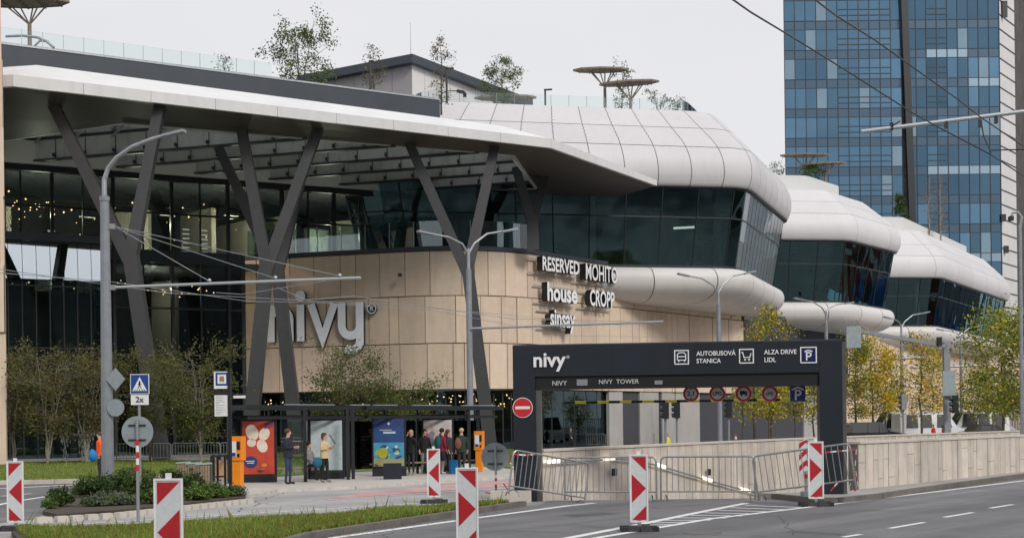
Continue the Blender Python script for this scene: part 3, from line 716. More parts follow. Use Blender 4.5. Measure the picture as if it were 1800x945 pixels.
for i in range(3):
    a, b = outer[i], outer[i + 1]; n = max(1, int((b - a).length / 3.6)); d = (b - a) / n
    for k in range(n):
        t0, t1 = k / n, (k + 1) / n - .02 / (b - a).length; p = a + (b - a) * t0; q = a + (b - a) * t1; dd = (b - a).normalized(); nn = Vector((dd.y, -dd.x)) * .25
        z = lambda t: zl[i] + (zl[i + 1] - zl[i]) * t; h = lambda t: fh[i] + (fh[i + 1] - fh[i]) * t
        P = [(*p, z(t0)), (*q, z(t1)), (*(q - nn), z(t1)), (*(p - nn), z(t0)), (*p, z(t0) + h(t0)), (*q, z(t1) + h(t1)), (*(q - nn), z(t1) + h(t1)), (*(p - nn), z(t0) + h(t0))]
        mb.hexa(P)
mb.build('canopy_fascia', M_fascia, mall)
i1 = inset(KL, K0, KR, 6.5); i2 = inset(K0, KR, K2, 5.0); i0 = KL + Vector((1.0, 6.8)); i3 = K2 + Vector((-7.0, 2.0))
mb = MB()
tz = lambda j: zl[j] + fh[j] - .03
r1, r2 = 24.0, 22.8
def quad_with_seam(a, b, c, d): mb.poly([a, b, c, d])
ov = Vector((0, 0))
mb.poly([(*KL, tz(0)), (*K0, tz(1)), (*i1, r1), (*i0, r1)])
mb.poly([(*K0, tz(1)), (*KR, tz(2)), (*i2, r2), (*i1, r1)])
mb.poly([(*KR, tz(2)), (*K2, tz(3)), (*i3, 21.4), (*i2, r2)])
mb.poly([(*K2, tz(3)), (*KB[0], 21.0), (*i3, 21.4)])
mb.build('canopy_roof', M_roofw, mall)
# soffit ring
j1 = Vector((-23.5, 82.0)); j2 = inset(K0, KR, K2, 3.6); j0 = Vector((-33.2, 86.9)); jr = K2 + Vector((-9, 2.5))
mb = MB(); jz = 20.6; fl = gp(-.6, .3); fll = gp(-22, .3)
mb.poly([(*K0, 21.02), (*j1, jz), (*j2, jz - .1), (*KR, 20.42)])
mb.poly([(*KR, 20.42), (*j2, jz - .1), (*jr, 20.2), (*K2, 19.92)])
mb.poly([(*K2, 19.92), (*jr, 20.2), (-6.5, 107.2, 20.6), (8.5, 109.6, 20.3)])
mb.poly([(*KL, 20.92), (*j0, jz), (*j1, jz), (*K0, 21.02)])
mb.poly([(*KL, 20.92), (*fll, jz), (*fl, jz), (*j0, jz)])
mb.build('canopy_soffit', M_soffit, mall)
mb = MB()
mb.slab(fl, j0, jz - .02, 22.3, .2, side=-1); mb.slab(j0, j1, jz - .02, 22.3, .2, side=-1); mb.slab(j1, j2, jz - .12, 22.3, .2, side=-1); mb.slab(j2, jr, jz - .4, 22.2, .2, side=-1)
mb.build('skylight_frame', M_fin, mall)
mb = MB(); kf = MB(); fd = Vector((.955, -.297))
kk = 0
def isect(p, d, q, e):
    den = d.x * e.y - d.y * e.x; t = ((q.x - p.x) * e.y - (q.y - p.y) * e.x) / den; return p + d * t
for s in np.arange(1.5, 30, 5.6):
    p = gp(s, .6); q = isect(p, fd, j1, (j2 - j1)); 
    if q.x > j2.x: q = isect(p, fd, j2, Vector((K2.x - 9 - j2.x, K2.y + 2.5 - j2.y)))
    mb.beam((*p, 21.25), (*q, 21.25), .16, 1.3); kf.beam((*p, 20.52), (*q, 20.52), .42, .12); kf.beam((*p, 21.97), (*q, 21.97), .42, .1)
    n_ = int((q - p).length / 2.4)
    for i_ in range(1, n_ + 1): r_ = p + (q - p) * (i_ / (n_ + 1)); kf.box((r_.x, r_.y - .1, 21.2), (.05, .04, 1.3)); kf.box((r_.x - .1, r_.y - .25, 20.78), (.12, .3, .22))
mb.build('canopy_beam', M_fin, mall); kf.build('beam_flange', M_colm, mall)
mb = MB()
for s in np.arange(-.2, 29, 2.15):
    p = gp(s, .5); q = isect(p, GN, j1, (j2 - j1)) if s > 7 else isect(p, GN, j0, (j1 - j0)); mb.beam((*p, 21.75), (*q, 21.75), .08, .18)
mb.build('skylight_bar', M_mullw, mall)
mb = MB(); mb.poly([(*gp(-.6, .2), 22.0), (*gp(30.5, .2), 22.0), (*jr, 22.0), (*j2, 22.0), (*j1, 22.0), (*j0, 22.0)][::-1]); mb.build('skylight', glassmat('skylight_clear', (.80, .85, .87), 0, .02), mall)
mb = MB(); mb.slab(gp(-22, .9), gp(30.5, .9), 20.3, 21.9, .3); mb.build('canopy_rear_beam', M_roofw, mall)
# V columns: pixel sketch at one depth each
def vcol(depth, base, split, tops, zb=0, lean=0):
    mb = MB()
    b = D(base[0], base[1], depth); b.z = zb; sp = D(split[0], split[1], depth + lean)
    mb.beam(b, sp + Vector((0, 0, .3)), .88, .85, up=(0, -1, 0), w2=.80, h2=.76)
    for k, tp in enumerate(tops):
        e = D(tp[0], tp[1], depth + lean * 1.6 + (.5 if k else -.3)); e = sp + (e - sp) * ((20.9 - sp.z) / (e.z - sp.z))
        mb.beam(sp + Vector((0, -.01 * k, -.35)), e, .74, .72, up=(0, -1, 0), w2=.60, h2=.56)
    mb.build('v_column', M_colm, mall)
vcol(78.7, (285, 812), (229, 448), ((93, 182), (278, 203)))
vcol(84.5, (436, 805), (470, 462), ((424, 222), (555, 238)))
vcol(91.0, (525, 801), (487, 474), ((390, 271), (540, 268)))
vcol(89.5, (864, 797), (821, 470), ((718, 250), (868, 265)))
vcol(99.5, (937, 431), (936, 385), ((905, 290), (960, 300)), 14.8)
# pier at the far left of the picture
mb = MB(); pa = D(-160, 500, 70); pb = D(9.5, 500, 71); panel_wall(mb, [(pa.x, pa.y), (pb.x, pb.y), (pb.x * 1.1, pb.y * 1.1)], [0, 3.5, 7.1, 10.7, 14.3, 18, 21.8], .06, .05, .9, 1.6, .3, random.Random(2), (.85, 1.0), .0)
mb.build('stone_pier', M_stone, mall)
mb = MB(); mb.prism([(pa.x, pa.y + .15), (pb.x - .12, pb.y + .15), (pb.x * 1.1 - .1, pb.y * 1.1), (pa.x, pa.y + 6)], 0, 31); mb.build('pier_core', M_stone, mall)

# ---------------------------------------------------------------- white rounded roof volumes
def offset_poly(P, d):
    n = len(P); o = []
    for i in range(n):
        p, q, r = Vector(P[i - 1]), Vector(P[i]), Vector(P[(i + 1) % n]); a = (q - p).normalized(); b = (r - q).normalized()
        na = Vector((a.y, -a.x)); nb = Vector((b.y, -b.x)); m = (na + nb).normalized(); o.append(q + m * d / max(.35, m.dot(na)))
    return o
def ring(P, d, rr):
    Q = offset_poly(P, d); n = len(Q); o = []
    for i in range(n): o += fillet(Q[i - 1], Q[i], Q[(i + 1) % n], rr[i] * max(.55, 1 + d * .06), 9)
    return o
def loft(mb, P, rr, prof, cap_top=False, cap_bot=False):
    rings = [ring(P, d, rr) for d, z in prof]; n = len(rings[0]); b = len(mb.v)
    cu = [0.0]
    for i in range(n): cu.append(cu[-1] + (Vector(rings[0][(i + 1) % n]) - Vector(rings[0][i])).length)
    cv = [0.0]
    for (d0, z0), (d1, z1) in zip(prof[:-1], prof[1:]): cv.append(cv[-1] + math.hypot(d1 - d0, z1 - z0))
    for rg, (d, z) in zip(rings, prof): mb.v += [(*p, z) for p in rg]
    for k in range(len(prof) - 1):
        for i in range(n):
            j = (i + 1) % n; mb.face((b + k * n + i, b + k * n + j, b + (k + 1) * n + j, b + (k + 1) * n + i), 0, None, [(cu[i], cv[k]), (cu[i + 1], cv[k]), (cu[i + 1], cv[k + 1]), (cu[i], cv[k + 1])])
    if cap_top: mb.face([b + (len(prof) - 1) * n + i for i in range(n)], 0, None, [(1.5, 1.2)] * n)
    if cap_bot: mb.face([b + i for i in range(n)][::-1], 0, None, [(1.5, 1.2)] * n)
def smoothprof(pr, n=4):
    o = []
    for i in range(len(pr) - 1):
        p0 = pr[max(0, i - 1)]; p1 = pr[i]; p2 = pr[i + 1]; p3 = pr[min(len(pr) - 1, i + 2)]
        for k in range(n):
            t = k / n; o.append(tuple(.5 * ((2 * p1[a]) + (-p0[a] + p2[a]) * t + (2 * p0[a] - 5 * p1[a] + 4 * p2[a] - p3[a]) * t * t + (-p0[a] + 3 * p1[a] - 3 * p2[a] + p3[a]) * t ** 3) for a in (0, 1)))
    return o + [pr[-1]]
def blob(P, rr, shellm=None, flare=1.1, kz=1.0, sheen=None):
    v = thing('roof_volume', 'x', 'x'); del v['label']; del v['category']; v.parent = mall; v.location = (0, 0, 0); ROOTLOC[v.name] = (0, 100, 0)
    up = [(flare + .15, 21.15), (flare + .42, 21.5), (flare + .68, 22.4), (flare + .62, 23.7), (flare + .02, 25.1), (flare - 1.1, 26.5), (flare - 2.3, 27.9), (flare - 2.95, 28.65), (flare - 3.7, 29.02), (flare - 7.0, 29.1)]
    up = [(a, 21.15 + (c - 21.15) * kz) for a, c in up]
    mb = MB(); loft(mb, P, rr, smoothprof(up), cap_top=True); 
    mb.build('upper_shell', shellm, v, smooth=True)
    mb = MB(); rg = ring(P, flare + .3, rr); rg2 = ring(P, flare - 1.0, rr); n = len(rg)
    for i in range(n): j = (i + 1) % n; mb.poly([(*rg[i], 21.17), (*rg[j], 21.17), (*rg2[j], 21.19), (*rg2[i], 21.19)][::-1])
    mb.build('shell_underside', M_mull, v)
    lo = [(-3.5, 11.9), (-1.6, 11.95), (-.2, 12.25), (.75, 12.9), (1.05, 13.7), (.85, 14.35), (.35, 14.62), (-.6, 14.68)]
    mb = MB(); loft(mb, P, rr, smoothprof(lo), cap_top=True, cap_bot=True); mb.build('lower_shell', M_shellb, v, smooth=True)
    mb = MB(); rb = ring(P, 0, rr); rt = ring(P, flare, rr); n = len(rb); b = len(mb.v)
    # flat panes: resample the rings to panes of ~2.2 m
    cum = [0]
    for i in range(n): cum.append(cum[-1] + (Vector(rb[(i + 1) % n]) - Vector(rb[i])).length)
    def at(rg_, s):
        for i in range(n):
            if s <= cum[i + 1]:
                t = (s - cum[i]) / max(1e-6, cum[i + 1] - cum[i]); a = Vector(rg_[i]); c = Vector(rg_[(i + 1) % n]); return a + (c - a) * t
        return Vector(rg_[0])
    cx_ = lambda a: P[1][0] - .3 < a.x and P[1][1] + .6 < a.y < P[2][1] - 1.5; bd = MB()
    N = int(cum[-1] / 1.45); mu = MB(); rg3 = random.Random(int(P[0][0] * 10))
    for i in range(N):
        s0, s1 = cum[-1] * i / N, cum[-1] * (i + 1) / N; a, c = at(rb, s0), at(rb, s1); e, g = at(rt, s0), at(rt, s1)
        for z0, z1 in ((0, .62), (.62, 1)):
            q = lambda A, B, z: (*(A + (B - A) * z), 14.7 + 6.5 * z); k = [Vector(q(a, e, z0)), Vector(q(c, g, z0)), Vector(q(c, g, z1)), Vector(q(a, e, z1))]
            nn = (k[1] - k[0]).cross(k[3] - k[0]).normalized()
            j = [nn * rg3.uniform(-.012, .012) for _ in range(4)]
            mb.poly([x + y for x, y in zip(k, j)], 1 if sheen and cx_(a) else 0)
            if sheen and cx_(a): bd.poly([x - nn * .07 for x in k])  # white panels added behind the side panes, standing in for a white reflection
        if i % 1 == 0:
            side_ = bool(sheen) and cx_(a)
            if i % 2 == 0 or side_: mu.beam(q(a, e, 0), q(a, e, 1), .035, .02) if side_ else mu.beam(q(a, e, 0), q(a, e, 1), .08, .12)
    for z, w in ((0.01, .2), (.62, .1), (.99, .2)):
        for i in range(N):
            s0, s1 = cum[-1] * i / N, cum[-1] * (i + 1) / N; mu.beam(q(at(rb, s0), at(rt, s0), z), q(at(rb, s1), at(rt, s1), z), w * .7, w)
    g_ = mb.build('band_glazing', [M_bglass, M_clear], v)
    if bd.f: bd.build('white_sheen_panels', M_roofw, v)
    pass; mu.build('mullion', M_mull, g_)
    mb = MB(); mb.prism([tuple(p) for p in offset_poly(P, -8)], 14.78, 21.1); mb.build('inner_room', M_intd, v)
    mb = MB(); rf = offset_poly(P, -.5); mb.poly([(*p, 14.76) for p in rf]); mb.build('inner_floor', M_slab, v)
    mb = MB()
    for i in range(7):
        s = cum[-1] * (i + .3) / 9; a = at(rb, s); cpt = sum((Vector(p) for p in P), Vector((0, 0))) / len(P); a = a + (cpt - a).normalized() * rg3.uniform(1.5, 3.5)
        mb.box((*a, 17.9), (.5, .5, 6.2), .3)
    mb.build('inner_column', M_intc, v)
    return v
P1 = [(-12.0, 105.3), (18.7, 111.8), (25.6, 130.0), (18, 152), (-14, 150)]
P2 = [(14, 141.5), (35.6, 145.0), (43.6, 155.5), (38, 178), (12, 172)]
P3 = [(34, 180), (57.9, 184.0), (80.5, 221.0), (74, 240), (36, 228)]
blobs = [blob(P1, (3, 3.2, 4, 6, 6), M_shell, kz=.9, sheen=(34.5, 52.5)), blob(P2, (3, 2.6, 3, 5, 5), M_shell2, kz=.77), blob(P3, (3, 2.6, 3, 5, 5), M_shell2, kz=.89)]
mb = MB()
for q in ((1180, 400), (1202, 402)): pass
mb.beam(D(1184, 401, 113.5), D(1222, 399, 113.5), .2, .16); mb.build('tube_lamp', M_lampw, blobs[0])
def inring(P, d, z, i0, i1, h, name, m, post=None, step=1.3, par=None):
    """parapet / balustrade round a roof volume, following ring points i0..i1"""
    rg = ring(P, d, (2.5,) * 5); seg = cut([rg[i % len(rg)] for i in range(i0, i1 + 1)], step); g = MB(); p_ = MB()
    for a, b in zip(seg[:-1], seg[1:]): g.slab(a, b, z, z + h, .03)
    la_ = None
    for a in seg[::1]:
        if la_ is not None and (Vector(a) - Vector(la_)).length < step * .6: continue
        la_ = a
        p_.box((*a, z + h / 2), (.04, .04, h))
    o = g.build(name, m, par)
    if post: p_.build('baluster_post', post, o)
inring(P1, -4.6, 28.2, 0, 29, 1.45, 'roof_balustrade', M_clear, M_mullw, 1.5, blobs[0])
inring(P2, -4.6, 27.15, 6, 24, 2.0, 'roof_fence', mat('slat_fence', (.6, .61, .60), .6), M_mullw, .5, blobs[1])
inring(P3, -4.6, 28.1, 6, 24, 2.2, 'roof_fence', MATS['slat_fence'], M_mullw, .6, blobs[2])
# dark undersides behind the lower shells / base of the volumes
# rooftop plant house
mb = MB(); pc = Vector((-8.2, 115.0)); pl = Vector((-18.5, 121.5)); pr = Vector((1.5, 131))
mb2 = MB(); panel_wall(mb, [tuple(pl), tuple(pc)], [26.2, 32.8], .02, .05, 1.8, 2.2, .2, random.Random(3), (.95, 1.0), 0); mb.build('plant_house_wall', mat('grey_cladding', (.31, .30, .31), .6, var=.05, tint=True), mall)
panel_wall(mb2, [tuple(pc), tuple(pr)], [26.2, 32.8], .02, .05, 1.8, 2.2, .2, random.Random(3), (.95, 1.02), 0); mb2.build('plant_house_wall', M_tww, mall)
mb = MB(); mb.prism([tuple(pl + Vector((-.5, -.6))), tuple(pc + Vector((.1, -.9))), tuple(pr + Vector((.9, -.3))), (-8, 137)], 32.8, 33.5); mb.build('plant_house_roof', M_band, mall)
for k, (a, b_, c_, d_) in enumerate((((1395, 932), (1490, 938), (1475, 941), (1380, 935)), ((985, 905), (1060, 900), (1085, 903), (1010, 908)))):
    sheet('road_patch', [G(*a), G(*b_), G(*c_), G(*d_)], .0065 + .001 * k, M_patch)
mb = MB(); p = G(1235, 936); mb.tube([(p.x, p.y, .002), (p.x, p.y, .010)], .33, 24); tag(mb.build('manhole_cover', M_kerbd), 'round dark manhole cover in the road near the bottom edge', 'manhole cover')
from mathutils import noise
# ================================================================ OFFICE TOWER
tw = thing('office_tower', 'tall blue glass office tower with white end wall behind the mall', 'tower', (70, 262, 0))
TY = 262.0
def tpx(px, Y=TY): return D(px, 300, Y).x
x0, xm, x1 = tpx(1381), tpx(1594), tpx(1759)
fl = 51.3 / 9.007 * (TY / 262.0); mbg = MB(); mbs = MB(); mm = MB(); op = MB(); rnd = random.Random(8)
nb = 11; w1 = (xm - x0 - .8) / nb; nb2 = 9; w2 = (x1 - xm) / nb2
z = -1.6
ztop = 112
row = 0
while z < ztop:
    mbg, mbs, op = MB(), MB(), MB()
    for grp, (xa, w, n, dy, dx) in enumerate(((x0, w1, nb, 0, 0), (xm, w2, nb2, 0, 0))):
        openw = range(5, 10) if grp == 0 else range(2, 4)
        for i in range(n):
            a = xa + i * w; b = a + w
            j = lambda: rnd.uniform(-.012, .012)
            t = 1 + .30 * noise.noise(Vector((a * .09, z * .07 + a * .03, 3))) + rnd.uniform(-.05, .05); t = (t * .88, t * .96, t)  # smooth pane tint painted in to look like reflections
            if grp == 1: k_ = .74 if rnd.random() > .2 else 1.15; t = tuple(q * k_ for q in t)
            if rnd.random() < .09: t = (1.9, 1.55, 1.35)
            y = TY + (0 if grp == 0 else .0)
            h0, h1 = z + fl * .30, z + fl
            mbg.poly([(a, y + j(), h0), (b, y + j(), h0), (b, y + j(), h1), (a, y + j(), h1)], 0, t)
            dark = (1, 1, 1)
            if grp == 1 and (i in (6, 7, 8) and row % 3 == 0 or i in (2, 3, 4, 5) and row % 4 == 1): dark = (3.5, 3.0, 2.6)
            mbs.poly([(a, y, z), (b, y, z), (b, y, h0), (a, y, h0)], 0, dark)
            if i in openw and row % 1 == 0:
                for q0, q1 in ((.36, .36), (.56, .56)): op.beam((a + .06, y - .06, z + fl * (q0 + .12)), (b - .06, y - .06, z + fl * (q0 + .12)), .12, .16)
            if rnd.random() < .0: pass
    z += fl; row += 1
    g_ = mbg.build('window_band', M_tw, tw); mbs.build('spandrel_band', M_twd, tw); op.build('opening_sash', M_twm, g_)
for xa, w, n in ((x0, w1, nb), (xm, w2, nb2)):
    for i in range(n + 1): mm.box((xa + i * w, TY - .06, ztop / 2), (.13, .16, ztop))
z = -1.6
while z < ztop:
    for q in (0, .30): mm.beam((x0, TY - .07, z + fl * q), (x1, TY - .07, z + fl * q), .1, .09)
    z += fl
mm.build('mullion', M_twm, tw)
mb = MB(); mb.beam(D(1616, 720, TY - .5), D(1584, -120, TY - .5), 1.3, 1.1, up=(0, 1, 0)); mb.build('corner_fin', M_mull, tw)
mb = MB(); xw = D(1786, 300, TY + 8).x
mb.slab((x1 + .05, TY), (xw, TY + 8), -1, ztop, .4, side=-1); mb.build('end_wall', M_tww, tw)
mm = MB(); z = 1
while z < ztop: mm.beam((x1 + .05, TY - .15, z), (xw, TY + 7.85, z), .12, .14); z += fl * .5
mm.build('end_wall_joint', M_band, tw)
mb = MB(); mb.box((x1 + .3, TY - .3, 41), (.9, .5, 1.4)); mb.box((x1 + 1.5, TY + 1.0, 82), (1.0, .5, 3.2)); mb.box((x1 + 1.2, TY + .9, 35), (.9, .5, 1.4)); mb.build('facade_lamp', M_black, tw)
mb = MB(); mb.prism([(x0 + .1, TY + .25), (x1 - .1, TY + .25), (xw - .3, TY + 8.3), (xw * 1.15, TY + 40), (x0 * 1.155, TY + 40)], -1, ztop); mb.build('tower_core', M_intd, tw)
tw2 = thing('office_tower', 'dark glass tower at the right edge of the picture', 'tower', (115, 300, 0))
mb = MB(); X2 = D(1783, 300, 300).x; mb.prism([(X2, 300), (X2 + 40, 300), (X2 + 40, 330), (X2, 330)], 0, 120); mb.build('dark_glazing', M_twd, tw2)
mm = MB()
for z in np.arange(3, 118, 3.4): mm.box((X2 + 20, 299.95, z), (40, .3, .5))
for k in range(18): mm.box((X2 + 1 + 2.2 * k, 299.9, 60), (.3, .3, 119))
mm.build('mullion', M_band, tw2)
# surroundings that the glass mirrors
ct = thing('mirrored_building', 'red and dark striped building mirrored in the side glass of the middle roof volume', 'building', (120, 175, 0))
mb = MB(); mb.box((120, 175, 14), (8, 50, 28), R(-25)); mb.build('wall', mat('brick_red', (.32, .06, .045), .8, var=.3, vscale=.15), ct)
mb = MB()
for z in range(1, 9):
    for k in range(12): mb.box((120 - 4.1 * math.cos(R(-25)) - (k * 4 - 22) * math.sin(R(-25)), 175 - 4.1 * math.sin(R(-25)) + (k * 4 - 22) * math.cos(R(-25)), z * 3.2 - .4), (.3, 2.2 if z % 2 else 3.4, 1.6), R(-25), z % 2)
mb.build('window', [M_mull, M_white], ct)
c2 = thing('retail_hall', 'blue fronted hall mirrored in the side glass of the last roof volume', 'building', (165, 262, 0))
mb = MB(); mb.box((165, 262, 7), (12, 110, 14), R(-18)); mb.build('wall', mat('hall_blue', (.02, .10, .36), .6, var=.2, vscale=.1), c2)
mb = MB(); mb.box((166, 262, 19), (11, 110, 10), R(-18)); mb.build('upper_wall', mat('hall_grey', (.30, .28, .29), .8, var=.5, vscale=.1), c2)
def row_(nm, label, x, y, w, d, h, rz, m):  # unseen blocks added so the mall glass mirrors them instead of bright sky
    t = thing(nm, label, 'building', (x, y, 0)); mb = MB(); mb.box((x, y, h / 2), (w, d, h), rz); mb.build('wall', m, t)
    mb = MB(); ca, sa = math.cos(rz), math.sin(rz)
    for z in np.arange(2, h - 1.5, 3.3):
        for k in np.arange(-w / 2 + 2, w / 2 - 1, 3.2): mb.box((x + k * ca - d / 2 * sa, y + k * sa + d / 2 * ca, z), (1.7, .3, 1.6), rz)
        for k in np.arange(-w / 2 + 2, w / 2 - 1, 3.2): pass
    mb.build('window', M_glassd, t)
row_('mirrored_building', 'long dark block added out of view behind the viewer to darken the mall glass', 80, -70, 210, 14, 56, R(8), mat('block_dark', (.10, .10, .09), .8, var=.4, vscale=.1))
row_('mirrored_building', 'green block added out of view to the right, mirrored in the mall glass', 190, 40, 150, 14, 30, R(80), mat('block_green', (.07, .10, .06), .8, var=.6, vscale=.12))
row_('mirrored_building', 'grey block added out of view far left behind the viewer, mirrored in the mall glass', -120, -60, 130, 14, 26, R(-14), mat('block_grey', (.12, .13, .14), .8, var=.4, vscale=.1))

# ================================================================ RAMP GATE
LX = G(902, 882).x; gy = 33.15
gl_ = Vector((0.02, 33.20)); gr_ = Vector((8.07, 32.4))
gt = thing('parking_gate', 'dark portal frame over the car ramp with lit white lettering', 'gate', (4, 33, 0))
GX = (gr_ - gl_).normalized(); GNm = Vector((GX.y, -GX.x)); ux = Vector((GX.x, GX.y, 0)); gn = Vector((GNm.x, GNm.y, 0)); uz = Vector((0, 0, 1))
def gq(px, py, off=0): # point on the gate front plane
    p = PL(px, py, gl_, gr_); return p + gn * off
zt = gq(902, 608).z; zb = gq(1100, 659).z; zb2 = gq(1100, 682).z
def g2(px): p = gq(px, 700); return Vector((p.x, p.y))
A0, A1, B0_, B1_ = g2(902), g2(941), g2(1441), g2(1481)
mb = MB()
for a, b in ((A0, A1), (B0_, B1_)): mb = MB(); mb.slab(a, b, .0, zt, .55, side=-1); mb.build('post', M_navy, gt)
mb = MB(); mb.slab(A1 + GX * .003, B0_ - GX * .003, zb, zt - .001, .55, side=-1); mb.build('header', M_navy, gt)
mb = MB(); mb.slab(A1 + GX * .005 - GNm * .06, B0_ - GX * .005 - GNm * .06, zb2, zb - .002, .44, side=-1); mb.build('lower_header', M_blackp, gt)
for a in (A1, B1_): mb = MB(); mb.slab(a + GX * .004 - GNm * .08, a + GX * (.13 if a is A1 else .1) - GNm * .08, 0, zb2 - .004 if a is A1 else zt - .03, .4, side=-1); mb.build('side_post', M_gcol, gt)
mb = MB()
for x in (1076, 1178, 1330): p = g2(x); mb.slab(p + GNm * .003, p + GX * .012 + GNm * .003, zb + .01, zt - .01, .02, side=-1)
mb.build('panel_joint', M_blackp, gt)
mb = MB(); mb.slab(A0 + GX * .01, B1_ - GX * .01, zt, zt + .03, .5, side=-1); mb.build('cap_flashing', M_band, gt)
text('nivy', .50, gq(965, 633, .03), ux, uz, .03, M_letterw, 'gate_lettering', gt, .012, sx=1.0)
mb = MB(); c_ = gq(998.5, 627, .03); stroke(mb, [(.03 * math.cos(a), .03 * math.sin(a)) for a in np.linspace(0, 6.283, 13)], .012, c_, ux, uz, .01); mb.build('registered_mark', M_letterw, gt)
def gtext(s, x, y, size, **k): text(s, size, gq(x, y, .02), ux, uz, .015, M_letterw, 'gate_lettering', gt, .002, 'LEFT', **k)
gtext('AUTOBUSOVÁ', 1224, 621.5, .155, sx=.92); gtext('STANICA', 1224, 634.5, .155, sx=.92); gtext('ALZA DRIVE', 1343, 619, .155, sx=.92); gtext('LIDL', 1343, 632.5, .155, sx=.92)
text('NIVY', .165, gq(970, 673.5, -.045), ux, uz, .015, M_whitef, 'gate_lettering', gt, 0, 'LEFT'); text('NIVY  TOWER', .155, gq(1052, 671, -.045), ux, uz, .015, M_whitef, 'gate_lettering', gt, 0, 'LEFT')
mb = MB(); mb.slab(g2(1014) + GNm * -.04, g2(1033) + GNm * -.04, gq(1020, 677).z, gq(1020, 666).z, .02, side=-1); mb.slab(g2(1151) + GNm * -.04, g2(1165) + GNm * -.04, gq(1160, 675).z, gq(1160, 668).z, .02, side=-1); mb.build('display', mat('display_glass', (.25, .26, .28), .2), gt)
M_bluen = mat('navy_blue', (.006, .012, .085), .4)
def icon(x, y, s, kind):
    c = gq(x, y, .02); mb = MB(); h = s / 2
    if kind == 'p': mb.flat([(-h, -h), (h, -h), (h, h), (-h, h)], c - gn * .004, ux, uz, .01); mb.build('pictogram_panel', M_bluen, gt); mb = MB()
    stroke(mb, [(-h, -h), (h, -h), (h, h), (-h, h), (-h, -h)], .026, c + gn * .002, ux, uz, .008)
    w = .022; q = c + gn * .006
    if kind == 'bus':
        stroke(mb, [(-.10, -.07), (-.10, .07), (-.06, .11), (.06, .11), (.10, .07), (.10, -.07), (-.10, -.07)], w, q, ux, uz, .008)
        stroke(mb, [(-.09, .015), (.09, .015)], w, q + gn * .003, ux, uz, .008); stroke(mb, [(-.07, -.11), (-.07, -.07)], .03, q + gn * .003, ux, uz, .008); stroke(mb, [(.07, -.11), (.07, -.07)], .03, q + gn * .003, ux, uz, .008)
    if kind == 'cart':
        stroke(mb, [(-.13, .09), (-.09, .09), (-.06, -.03), (.08, -.03), (.11, .07)], w, q, ux, uz, .008)
        mb.disc(q + ux * -.035 + uz * -.085, .024, ux, uz, .008, 10); mb.disc(q + ux * .06 + uz * -.085, .024, ux, uz, .008, 10)
    if kind == 'p':
        stroke(mb, [(-.045, -.13), (-.045, .055), (.02, .055), (.055, .03), (.055, -.01), (.02, -.035), (-.03, -.035)], .032, q, ux, uz, .008)
        stroke(mb, arc(0, .02, .12, .09, 40, 140, 6), .028, q + gn * .003, ux, uz, .008)
    mb.build('pictogram', M_letterw, gt)
icon(1198, 627.5, .33, 'bus'); icon(1312, 625.5, .33, 'cart'); icon(1421, 623.5, .37, 'p')
# no-entry disc on the post
def road_disc(c, r, ux_, uz_, nrm, par, glyph=None, ring_=True, base=M_whitef):
    mb = MB(); mb.disc(c, r, ux_, uz_, .02, 28); mb.build('sign_plate', M_whitef, par)
    if ring_:
        mb = MB(); stroke(mb, [(r * .84 * math.cos(a), r * .84 * math.sin(a)) for a in np.linspace(0, 2 * math.pi, 29)], r * .26, c + nrm * .004, ux_, uz_, .003); mb.build('red_ring', M_redb, par)
c = gq(919, 716, .04); mb = MB(); mb.disc(c, .25, ux, uz, .03, 28); mb.build('sign_plate', M_white, gt); mb = MB(); mb.disc(c + gn * .004, .235, ux, uz, .003, 28); mb.build('sign_face', M_redb, gt)
mb = MB(); mb.flat([(-.18, -.035), (.18, -.035), (.18, .035), (-.18, .035)], c + gn * .008, ux, uz, .003); mb.build('sign_bar', M_white, gt)
# hanging height bar and its signs
hb = -.75
pA = gq(988, 703.5, hb - 0); pB = gq(1397, 703.5, hb)
pA.z = pB.z = (pA.z + pB.z) / 2
bar = thing('height_bar', 'yellow and black striped height limit bar hanging on chains in the gate', 'barrier', tuple(pA))
mb = MB(); n = 20
for k in range(n): a = pA + (pB - pA) * (k / n); b = pA + (pB - pA) * ((k + 1) / n - .0005); mb.tube([a, b], .036, 10, k % 2)
mb.build('striped_bar', [M_black, M_yellow], bar)
mb = MB()
for x in (1057, 1188, 1330): q = gq(x, 700, hb); q.z = pA.z; mb.tube([q, Vector((q.x, q.y, zb2 + .06))], .009, 6)
mb.build('chain', M_black, bar)
road_c = []
labs = ['round red ring sign with a height limit number, leftmost of four under the gate', 'round red ring sign reading LPG hanging under the gate', 'round red ring sign with a black lorry shape hanging under the gate', 'round red ring sign with a green bicycle shape, nearest the blue parking sign']
